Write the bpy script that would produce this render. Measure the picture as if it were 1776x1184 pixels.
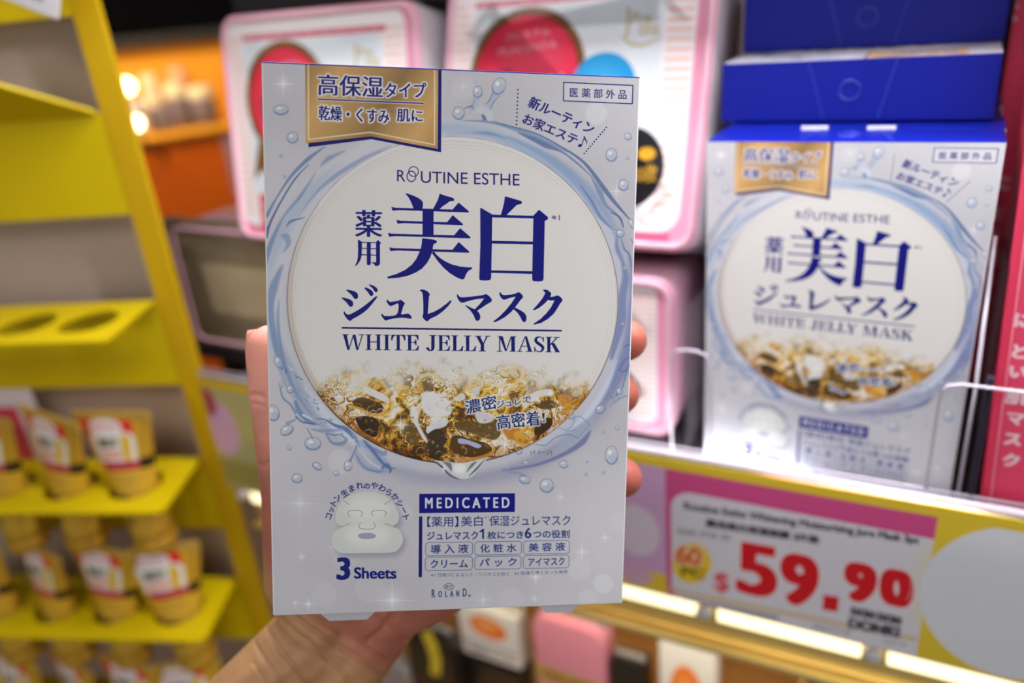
import bpy, bmesh, math, random
import numpy as np
from mathutils import Matrix, Vector

for o in list(bpy.data.objects): bpy.data.objects.remove(o)
SC = bpy.context.scene

# ------------------------------------------------------------------ camera
# world: X along the shop shelf, Y into it, Z up; 28 mm equivalent lens
FPX, PCX, PCY = 1381., 888., 592.
CM = np.array([[0.88192637, 0.11749397, -0.45650963], [0.4626566, -0.40127393, 0.79052394], [-0.09030362, -0.9083911, -0.40825343]])  # columns: right, down, forward
CC = np.array([0., 0., 1.40])
cam_d = bpy.data.cameras.new('camera'); cam_d.sensor_width = 36.; cam_d.lens = FPX/1776*36
cam_d.clip_start = .01; cam_d.clip_end = 50
cam_d.dof.use_dof = True; cam_d.dof.focus_distance = .262; cam_d.dof.aperture_fstop = 4.6; cam_d.dof.aperture_blades = 0
camera = bpy.data.objects.new('camera', cam_d); SC.collection.objects.link(camera)
mw = Matrix.Identity(4)
for i in range(3):
    mw[i][0] = CM[i, 0]; mw[i][1] = -CM[i, 1]; mw[i][2] = -CM[i, 2]; mw[i][3] = CC[i]
camera.matrix_world = mw; SC.camera = camera

# ------------------------------------------------------------------ colour management, world, large lights
vs = SC.view_settings; vs.view_transform = 'Standard'; vs.look = 'None'; vs.exposure = 0.0; vs.gamma = 1.0; vs.use_curve_mapping = False
SC.cycles.use_denoising = True
SC.cycles.max_bounces = 8; SC.cycles.transparent_max_bounces = 16
w = bpy.data.worlds.new('shop_ambient'); SC.world = w; w.use_nodes = True
bg = w.node_tree.nodes['Background']; bg.inputs[0].default_value = (1.0, .97, .93, 1); bg.inputs[1].default_value = .30

def area(name, loc, target, sx, sy, power, col=(1, 1, 1)):
    d = bpy.data.lights.new(name, 'AREA'); d.shape = 'RECTANGLE'; d.size = sx; d.size_y = sy; d.energy = power; d.color = col
    o = bpy.data.objects.new(name, d); SC.collection.objects.link(o)
    o.location = loc; o.rotation_euler = (Vector(target)-Vector(loc)).to_track_quat('-Z', 'Y').to_euler()
    return o
area('ceiling_panel_light', (.5, -1.3, 2.8), (-.1, .3, 1.3), 1.6, .8, 20, (1, .975, .95))
area('ceiling_panel_light', (-1.4, .0, 2.8), (-.5, .5, 1.2), 1.2, .6, 14, (1, .97, .92))
area('aisle_lamp_light', (-1.70, 1.15, 1.75), (-1.95, 1.75, 1.2), .9, .25, 9, (1, .72, .42))
area('front_fill_light', (.5, -1.7, 1.45), (-.1, .35, 1.15), 1.6, .9, 4.6, (1, .98, .95))  # soft fill added in front to brighten the price card
area('shelf_strip_light', (-.08, .345, 1.50), (-.08, .46, 1.28), .62, .03, 6.0, (1, .98, 1.))
area('lower_shelf_strip_light', (-.1, .395, 1.035), (-.1, .47, .90), .5, .02, .75, (1, .84, .5))
# ------------------------------------------------------------------ print painter
# Flat print (lettering, pictures on cartons, price card) is drawn by code into
# in-memory images: polygons, strokes and glyph outlines rasterised with numpy.
_glyphs = {}
def glyph_edges(s):
    """directed outline edges of a string (em units) and its tight box"""
    if s in _glyphs: return _glyphs[s]
    c = bpy.data.curves.new('tmp', 'FONT'); c.body = s; c.size = 1.0; c.resolution_u = 5
    o = bpy.data.objects.new('tmp', c); SC.collection.objects.link(o)
    bpy.context.view_layer.update()
    m = bpy.data.meshes.new_from_object(o.evaluated_get(bpy.context.evaluated_depsgraph_get()))
    co = np.empty(len(m.vertices)*3, 'f'); m.vertices.foreach_get('co', co); co = co.reshape(-1, 3)[:, :2]
    key = {}; idx = np.empty(len(co), int)
    for i, p in enumerate(np.round(co, 5)):
        idx[i] = key.setdefault((float(p[0]), float(p[1])), i)
    es = set()
    for p in m.polygons:
        v = [int(idx[k]) for k in p.vertices]
        for a, b in zip(v, v[1:]+v[:1]):
            if a == b: continue
            if (b, a) in es: es.discard((b, a))
            else: es.add((a, b))
    e = np.array(sorted(es)); used = co[e.ravel()]
    r = (co[e[:, 0]], co[e[:, 1]], used.min(0), used.max(0))
    bpy.data.objects.remove(o); bpy.data.curves.remove(c); bpy.data.meshes.remove(m)
    _glyphs[s] = r
    return r

def homography(src, dst):
    A = []
    for (x, y), (u, v) in zip(src, dst):
        A.append([x, y, 1, 0, 0, 0, -u*x, -u*y, -u]); A.append([0, 0, 0, x, y, 1, -v*x, -v*y, -v])
    return np.linalg.svd(np.array(A, float))[2][-1].reshape(3, 3)

def smooth_closed(p, n=6, closed=True):
    p = np.asarray(p, float); m = len(p); out = []
    rng = range(m) if closed else range(m-1)
    for i in rng:
        if closed: a, b, c, d = p[(i-1) % m], p[i], p[(i+1) % m], p[(i+2) % m]
        else: a, b, c, d = p[max(i-1, 0)], p[i], p[i+1], p[min(i+2, m-1)]
        for k in range(n):
            t = k/n
            out.append(.5*((2*b)+(c-a)*t+(2*a-5*b+4*c-d)*t*t+(3*b-a-3*c+d)*t**3))
    if not closed: out.append(p[-1])
    return np.array(out)

def box_blur1(a, r, axis):
    if r < 1: return a
    a = np.moveaxis(a, axis, 0)
    pad = np.concatenate([np.repeat(a[:1], r+1, 0), a, np.repeat(a[-1:], r, 0)], 0)
    c = np.cumsum(pad, 0, dtype=np.float64)
    return np.moveaxis(((c[2*r+1:]-c[:-2*r-1])/(2*r+1)).astype('f'), 0, axis)
def blur(a, s):
    r = max(1, int(round(s*0.95)))
    for _ in range(3 if s > 1.2 else 1):
        a = box_blur1(box_blur1(a, r, 0), r, 1)
    return a

def vnoise(h, w, cell, seed, octs=4):
    rs = np.random.RandomState(seed); out = np.zeros((h, w), 'f'); tot = 0; amp = 1.
    for o in range(octs):
        c = max(2., cell/2**o); gh, gw = int(h/c)+3, int(w/c)+3
        g = rs.rand(gh, gw).astype('f')
        y = np.arange(h)/c; x = np.arange(w)/c
        yi = y.astype(int); xi = x.astype(int); fy = y-yi; fx = x-xi
        fy = (fy*fy*(3-2*fy))[:, None].astype('f'); fx = (fx*fx*(3-2*fx))[None].astype('f')
        a = g[yi][:, xi]; b = g[yi][:, xi+1]; cc = g[yi+1][:, xi]; d = g[yi+1][:, xi+1]
        out += amp*((a*(1-fx)+b*fx)*(1-fy)+(cc*(1-fx)+d*fx)*fy); tot += amp; amp *= .5
    return out/tot

class Canvas:
    def __init__(self, w, h, base, H=None):
        self.w, self.h = w, h
        self.a = np.empty((h, w, 3), 'f'); self.a[:] = np.array(base, 'f')/255
        self.H = H
        if H is not None:   # local scale, canvas px per source px
            c = self.mp([(888, 592), (889, 592)]); self.s = float(np.linalg.norm(c[1]-c[0]))
        else: self.s = 1.
    def mp(self, p):
        p = np.asarray(p, float)
        if self.H is None: return p
        q = np.c_[p, np.ones(len(p))] @ self.H.T
        return q[:, :2]/q[:, 2:]
    def raster(self, P, Q, pad=0, ss=3):
        """P, Q: edge ends in canvas px -> (x0, y0, coverage)"""
        lo = np.floor(np.minimum(P.min(0), Q.min(0))).astype(int)-pad-1; hi = np.ceil(np.maximum(P.max(0), Q.max(0))).astype(int)+pad+2
        x0, y0 = max(lo[0], -pad-60), max(lo[1], -pad-60); x1, y1 = min(hi[0], self.w+pad+60), min(hi[1], self.h+pad+60)
        if x1 <= x0 or y1 <= y0: return None
        W, Hh = (x1-x0)*ss, (y1-y0)*ss
        D = np.zeros((Hh, W+1), np.int16)
        A = (P-[x0, y0])*ss; B = (Q-[x0, y0])*ss
        for (ax, ay), (bx, by) in zip(A, B):
            if ay == by: continue
            sg = 1
            if ay > by: ax, ay, bx, by = bx, by, ax, ay; sg = -1
            r0 = max(0, int(math.ceil(ay-.5))); r1 = min(Hh-1, int(math.ceil(by-.5))-1)
            if r1 < r0: continue
            if r0 == r1: D[r0, min(W, max(0, int(math.ceil(ax+(r0+.5-ay)/(by-ay)*(bx-ax)-.5))))] += sg; continue
            r = np.arange(r0, r1+1)
            x = np.clip(np.ceil(ax+(r+.5-ay)/(by-ay)*(bx-ax)-.5).astype(int), 0, W)
            D[r, x] += sg
        m = (np.cumsum(D[:, :W], 1) != 0).astype('f')
        m = m.reshape(y1-y0, ss, x1-x0, ss).mean((1, 3))
        return [x0, y0, m]
    def polys(self, L, pad=0):
        P = []; Q = []
        for p in L:
            p = self.mp(p); n = np.roll(p, -1, 0)
            if (p[:, 0]*n[:, 1]-n[:, 0]*p[:, 1]).sum() < 0: p = p[::-1]; n = np.roll(p, -1, 0)
            P.append(p); Q.append(n)
        return self.raster(np.concatenate(P), np.concatenate(Q), pad)
    def comp(self, M, col, alpha=1., mode='n'):
        if M is None: return
        x0, y0, m = M; h, w = m.shape
        X0, Y0, X1, Y1 = max(x0, 0), max(y0, 0), min(x0+w, self.w), min(y0+h, self.h)
        if X1 <= X0 or Y1 <= Y0: return
        m = (m[Y0-y0:Y1-y0, X0-x0:X1-x0]*alpha)[..., None]
        R = self.a[Y0:Y1, X0:X1]
        c = col[Y0:Y1, X0:X1] if isinstance(col, np.ndarray) and col.ndim == 3 else np.array(col, 'f')/255
        self.a[Y0:Y1, X0:X1] = R*(1-m)+c*m
    # ---- drawing
    def fill(self, L, col, alpha=1., soft=0.):
        if not isinstance(L[0][0], (list, tuple, np.ndarray)): L = [L]
        M = self.polys(L, pad=int(soft*3)+1)
        if M is None: return
        if soft: M[2] = blur(M[2], soft)
        self.comp(M, col, alpha)
    def stroke_polys(self, pts, w, smooth=True, cap=True):
        pts = np.asarray(pts, float)
        if smooth and len(pts) > 2: pts = smooth_closed(pts, 5, False)
        n = len(pts)
        if np.isscalar(w): ww = np.full(n, w/2)
        else: ww = np.interp(np.linspace(0, 1, n), np.linspace(0, 1, len(w)), w)/2
        L = []
        for i in range(n-1):
            d = pts[i+1]-pts[i]; l = np.hypot(*d)
            if l < 1e-9: continue
            nn = np.array([-d[1], d[0]])/l
            L.append([pts[i]+nn*ww[i], pts[i+1]+nn*ww[i+1], pts[i+1]-nn*ww[i+1], pts[i]-nn*ww[i]])
        for i in range(0 if cap else 1, n if cap else n-1):
            if ww[i] > .3:
                k = 8; t = np.arange(k)/k*2*math.pi
                L.append(np.c_[pts[i][0]+ww[i]*np.cos(t), pts[i][1]+ww[i]*np.sin(t)])
        return L
    def stroke(self, pts, w, col, alpha=1., soft=0., smooth=True, cap=True):
        L = self.stroke_polys(pts, w, smooth, cap)
        if L: self.fill(L, col, alpha, soft)
    def ell(self, cx, cy, rx, ry, rot=0, n=40):
        t = np.arange(n)/n*2*math.pi; c, s = math.cos(rot), math.sin(rot)
        x = rx*np.cos(t); y = ry*np.sin(t)
        return np.c_[cx+x*c-y*s, cy+x*s+y*c]
    def ellipse(self, cx, cy, rx, ry, col, alpha=1., soft=0., rot=0):
        self.fill([self.ell(cx, cy, rx, ry, rot)], col, alpha, soft)
    def ring(self, cx, cy, rx, ry, w, col, alpha=1., soft=0., rot=0, a0=0, a1=1):
        p = self.ell(cx, cy, rx, ry, rot, 36); p = np.r_[p, p[:1]]
        k0, k1 = int(a0*36), int(a1*36)
        self.stroke(p[k0:k1+1], w, col, alpha, soft, smooth=False)
    def text(self, s, tl, tr, bl, col, alpha=1., bold=(0, 0), halo=None, soft=0.):
        """string whose tight box fills the parallelogram tl, tr, bl (source px)"""
        A, B, lo, hi = glyph_edges(s)
        tl, tr, bl = (np.array(q, float) for q in (tl, tr, bl))
        bx, by = bold[0]/self.s/2, bold[1]/self.s/2   # keep the outer size when emboldening
        ex = (tr-tl)/np.linalg.norm(tr-tl); ey = (bl-tl)/np.linalg.norm(bl-tl)
        tl = tl+ex*bx+ey*by; tr = tr-ex*bx+ey*by; bl = bl+ex*bx-ey*by
        def f(p):
            u = (p-lo)/(hi-lo)
            return self.mp(tl+u[:, :1]*(tr-tl)+(1-u[:, 1:])*(bl-tl))
        M = self.raster(f(A), f(B), pad=int(max(bold)+(halo[1]*3 if halo else 0)+soft*3)+2)
        self._ink(M, col, alpha, bold, halo, soft)
    def glyph(self, s, c, em, ang, col, alpha=1., bold=(0, 0), halo=None, soft=0.):
        """one glyph, em box centred at c, turned by ang (radians)"""
        A, B, lo, hi = glyph_edges(s)
        mid = np.array([.5, .38]) if ord(s[0]) > 0x2000 else (lo+hi)/2
        cs, sn = math.cos(ang), math.sin(ang)
        def f(p):
            q = (p-mid)*em; q = np.c_[q[:, 0], -q[:, 1]]
            return self.mp(np.c_[c[0]+q[:, 0]*cs-q[:, 1]*sn, c[1]+q[:, 0]*sn+q[:, 1]*cs])
        M = self.raster(f(A), f(B), pad=int(max(bold)+(halo[1]*3 if halo else 0))+2)
        self._ink(M, col, alpha, bold, halo, soft)
    def _ink(self, M, col, alpha, bold, halo, soft):
        if M is None: return
        m = M[2]
        if max(bold) > 0: m = dilate(m, bold[0]/2, bold[1]/2)
        if halo:
            hm = np.clip(blur(dilate(m, halo[1], halo[1]), max(1, halo[1]*.6))*1.6, 0, 1)
            self.comp([M[0], M[1], hm], halo[0], halo[2] if len(halo) > 2 else 1.)
        if soft: m = blur(m, soft)
        self.comp([M[0], M[1], m], col, alpha)
    def image(self, name):
        im = bpy.data.images.new(name, self.w, self.h, alpha=False, float_buffer=False)
        px = np.ones((self.h, self.w, 4), 'f'); px[..., :3] = np.clip(self.a[::-1], 0, 1)
        im.pixels.foreach_set(px.ravel()); im.update(); im.pack()
        return im

def dilate(m, rx, ry):
    def one(m, r, ax):
        k = int(r); f = r-k; out = m.copy()
        for i in range(1, k+2):
            wgt = 1. if i <= k else f
            if wgt <= .02: break
            a = np.roll(m, i, ax)*wgt; b = np.roll(m, -i, ax)*wgt
            out = np.maximum(out, np.maximum(a, b))
        return out
    return one(one(m, rx, 1), ry, 0)
# ------------------------------------------------------------------ geometry helpers
def ray(px, py): return CM @ np.array([(px-PCX)/FPX, (py-PCY)/FPX, 1.])
def at(px, py, depth): return CC+ray(px, py)*depth
def onY(px, py, y): d = ray(px, py); return CC+d*(y/d[1])
def prj(P):
    c = CM.T @ (np.asarray(P, float)-CC); return (PCX+FPX*c[0]/c[2], PCY+FPX*c[1]/c[2])
def M4(x, y, z, o):
    m = Matrix.Identity(4)
    for i in range(3): m[i][0] = x[i]; m[i][1] = y[i]; m[i][2] = z[i]; m[i][3] = o[i]
    return m

_mats = {}
def mat(name, col, rough=.5, metal=0., coat=0., spec=.5, vary=.04, emit=None, estr=0., sss=0., scale=40., bump=0.):
    """procedural material; col in sRGB 0..255; slight noise in tone, optional fine relief"""
    if name in _mats: return _mats[name]
    m = bpy.data.materials.new(name); m.use_nodes = True; nt = m.node_tree; b = nt.nodes['Principled BSDF']
    c = [((x/255)/12.92 if x/255 <= .04045 else ((x/255+.055)/1.055)**2.4) for x in col]
    tc = nt.nodes.new('ShaderNodeTexCoord'); nz = nt.nodes.new('ShaderNodeTexNoise'); nz.inputs['Scale'].default_value = scale; nz.inputs['Detail'].default_value = 3
    nt.links.new(tc.outputs['Object'], nz.inputs['Vector'])
    mx = nt.nodes.new('ShaderNodeMix'); mx.data_type = 'RGBA'
    mx.inputs[6].default_value = (*[v*(1-vary*2) for v in c], 1); mx.inputs[7].default_value = (*[min(1, v*(1+vary*2)) for v in c], 1)
    nt.links.new(nz.outputs['Fac'], mx.inputs[0]); nt.links.new(mx.outputs[2], b.inputs['Base Color'])
    b.inputs['Roughness'].default_value = rough; b.inputs['Metallic'].default_value = metal; b.inputs['Coat Weight'].default_value = coat; b.inputs['Coat Roughness'].default_value = .12
    b.inputs['Specular IOR Level'].default_value = spec
    if sss: b.inputs['Subsurface Weight'].default_value = sss; b.inputs['Subsurface Radius'].default_value = (1., .35, .2); b.inputs['Subsurface Scale'].default_value = .004
    if emit: b.inputs['Emission Color'].default_value = (*emit, 1); b.inputs['Emission Strength'].default_value = estr
    if bump:
        bp = nt.nodes.new('ShaderNodeBump'); bp.inputs['Strength'].default_value = bump; bp.inputs['Distance'].default_value = .0004
        nt.links.new(nz.outputs['Fac'], bp.inputs['Height']); nt.links.new(bp.outputs['Normal'], b.inputs['Normal'])
    _mats[name] = m
    return m
def print_mat(name, img, rough=.45, coat=0., spec=.4, metal=0.):
    m = mat(name, (255, 255, 255), rough, metal, coat, spec, vary=0.01)
    nt = m.node_tree; t = nt.nodes.new('ShaderNodeTexImage'); t.image = img; t.extension = 'EXTEND'
    b = nt.nodes['Principled BSDF']; mx = [n for n in nt.nodes if n.type == 'MIX'][0]
    mu = nt.nodes.new('ShaderNodeMix'); mu.data_type = 'RGBA'; mu.blend_type = 'MULTIPLY'; mu.inputs[0].default_value = 1
    nt.links.new(t.outputs['Color'], mu.inputs[6]); nt.links.new(mx.outputs[2], mu.inputs[7]); nt.links.new(mu.outputs[2], b.inputs['Base Color'])
    return m
def clear_mat(name, tint=(1, 1, 1), refl=.25, rough=.03):
    m = bpy.data.materials.new(name); m.use_nodes = True; nt = m.node_tree; nt.nodes.clear()
    out = nt.nodes.new('ShaderNodeOutputMaterial'); mx = nt.nodes.new('ShaderNodeMixShader'); tr = nt.nodes.new('ShaderNodeBsdfTransparent'); gl = nt.nodes.new('ShaderNodeBsdfGlossy')
    tr.inputs[0].default_value = (*tint, 1); gl.inputs['Roughness'].default_value = rough; fr = nt.nodes.new('ShaderNodeLayerWeight'); fr.inputs[0].default_value = .5
    pw = nt.nodes.new('ShaderNodeMath'); pw.operation = 'POWER'; pw.inputs[1].default_value = 5.; nt.links.new(fr.outputs['Facing'], pw.inputs[0])
    mm = nt.nodes.new('ShaderNodeMath'); mm.operation = 'MULTIPLY_ADD'; mm.inputs[1].default_value = .8; mm.inputs[2].default_value = refl*.1; nt.links.new(pw.outputs[0], mm.inputs[0])
    nt.links.new(mm.outputs[0], mx.inputs[0]); nt.links.new(tr.outputs[0], mx.inputs[1]); nt.links.new(gl.outputs[0], mx.inputs[2]); nt.links.new(mx.outputs[0], out.inputs[0])
    return m

def link(o, parent=None):
    SC.collection.objects.link(o)
    if parent is not None: o.parent = parent
    return o
def obj(name, bm, mats, parent=None, smooth=False, mw=None):
    me = bpy.data.meshes.new(name); bm.normal_update(); bm.to_mesh(me); bm.free()
    for m in (mats if isinstance(mats, (list, tuple)) else [mats]): me.materials.append(m)
    if smooth:
        me.polygons.foreach_set('use_smooth', [True]*len(me.polygons))
    o = link(bpy.data.objects.new(name, me), parent)
    if mw is not None: o.matrix_world = mw
    return o
def tag(o, label=None, cat=None, group=None, kind=None):
    if label: o['label'] = label
    if cat: o['category'] = cat
    if group: o['group'] = group
    if kind: o['kind'] = kind
    return o
def thing(name, label, cat, mw=None, group=None):
    o = link(bpy.data.objects.new(name, None)); o.empty_display_size = .02
    if mw is not None: o.matrix_world = mw
    return tag(o, label, cat, group)
def dup(root, mw, label, group=None):
    r = root.copy(); SC.collection.objects.link(r); r.matrix_world = mw; r['label'] = label
    if group: r['group'] = group
    for ch in list(root.children):
        c = ch.copy(); SC.collection.objects.link(c); c.parent = r; c.matrix_parent_inverse = ch.matrix_parent_inverse.copy(); c.matrix_basis = ch.matrix_basis.copy()
        for g in ch.children:
            d = g.copy(); SC.collection.objects.link(d); d.parent = c
    return r

def bm_box(x0, y0, z0, x1, y1, z1, bev=0., seg=2, bm=None):
    b = bmesh.new(); bmesh.ops.create_cube(b, size=1)
    for v in b.verts: v.co = Vector((x0+(v.co.x+.5)*(x1-x0), y0+(v.co.y+.5)*(y1-y0), z0+(v.co.z+.5)*(z1-z0)))
    if bev: bmesh.ops.bevel(b, geom=b.edges[:], offset=bev, segments=seg, affect='EDGES', profile=.5)
    if bm is None: return b
    me = bpy.data.meshes.new('t'); b.to_mesh(me); b.free(); bm.from_mesh(me); bpy.data.meshes.remove(me)
    return bm
def join_bm(bm, other, M=None):
    me = bpy.data.meshes.new('t')
    if M is not None: bmesh.ops.transform(other, matrix=M, verts=other.verts)
    other.to_mesh(me); other.free(); bm.from_mesh(me); bpy.data.meshes.remove(me); return bm
def bm_plate(outline, y0, y1, holes=(), bm=None):
    """plate in the XZ plane between y0 and y1, outline/holes as lists of (x, z)"""
    b = bm or bmesh.new(); edges = []
    for loop in [outline, *holes]:
        vs_ = [b.verts.new((x, y0, z)) for x, z in loop]
        edges += [b.edges.new((vs_[i], vs_[(i+1) % len(vs_)])) for i in range(len(vs_))]
    r = bmesh.ops.triangle_fill(b, use_beauty=True, use_dissolve=False, edges=edges, normal=(0, -1, 0))
    fs = [f for f in r['geom'] if isinstance(f, bmesh.types.BMFace)]
    e = bmesh.ops.extrude_face_region(b, geom=fs)
    bmesh.ops.translate(b, verts=[v for v in e['geom'] if isinstance(v, bmesh.types.BMVert)], vec=(0, y1-y0, 0))
    bmesh.ops.recalc_face_normals(b, faces=b.faces[:])
    return b
def bm_lathe(prof, n=24, bm=None):
    b = bm or bmesh.new(); rings = []
    for r, z in prof:
        rings.append([b.verts.new((r*math.cos(2*math.pi*i/n), r*math.sin(2*math.pi*i/n), z)) for i in range(n)])
    for a, c in zip(rings, rings[1:]):
        for i in range(n): b.faces.new((a[i], a[(i+1) % n], c[(i+1) % n], c[i]))
    b.faces.new(rings[0][::-1]); b.faces.new(rings[-1])
    return b
def bm_tube(pts, r, n=10, bm=None, closed=False):
    b = bm or bmesh.new(); pts = [Vector(p) for p in pts]; rr = r if isinstance(r, (list, tuple)) else [r]*len(pts); rings = []
    up = Vector((.3, .2, 1)).normalized()
    for i, p in enumerate(pts):
        a, c = pts[max(0, i-1)] if not closed else pts[i-1], pts[min(len(pts)-1, i+1)] if not closed else pts[(i+1) % len(pts)]
        d = (c-a).normalized(); s = d.cross(up).normalized(); u = s.cross(d)
        rings.append([b.verts.new(p+(s*math.cos(2*math.pi*k/n)+u*math.sin(2*math.pi*k/n))*rr[i]) for k in range(n)])
    prs = list(zip(rings, rings[1:]))+([(rings[-1], rings[0])] if closed else [])
    for a, c in prs:
        for k in range(n): b.faces.new((a[k], a[(k+1) % n], c[(k+1) % n], c[k]))
    if not closed: b.faces.new(rings[0][::-1]); b.faces.new(rings[-1])
    bmesh.ops.recalc_face_normals(b, faces=b.faces[:])
    return b
def uv_planar(me_or_o, fn):
    me = me_or_o.data if hasattr(me_or_o, 'data') else me_or_o
    uv = me.uv_layers.new(name='UVMap')
    for p in me.polygons:
        for li in p.loop_indices:
            uv.data[li].uv = fn(me.vertices[me.loops[li].vertex_index].co)
def round_rect(x0, z0, x1, z1, r, n=6):
    out = []
    for cx, cz, a in ((x1-r, z1-r, 0), (x0+r, z1-r, 90), (x0+r, z0+r, 180), (x1-r, z0+r, 270)):
        for k in range(n+1): t = math.radians(a+90*k/n); out.append((cx+r*math.cos(t), cz+r*math.sin(t)))
    return out
def ring_pts(cx, cz, rx, rz, n=28): return [(cx+rx*math.cos(2*math.pi*i/n), cz+rz*math.sin(2*math.pi*i/n)) for i in range(n)]
def subdiv_obj(o, lv):
    md = o.modifiers.new('s', 'SUBSURF'); md.levels = lv; md.render_levels = lv
    return o
# ------------------------------------------------------------------ print on the mask carton
BOX_W, BOX_H, BOX_D = .12, .17985, .028
HERO_PX = [(454, 108), (1112, 131), (1078.7, 1045.4), (472, 1069)]
NAVY = (14, 20, 128)
def crop(ox, oy, s): return lambda pts: [(ox+x/s, oy+y/s) for x, y in pts]

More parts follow.
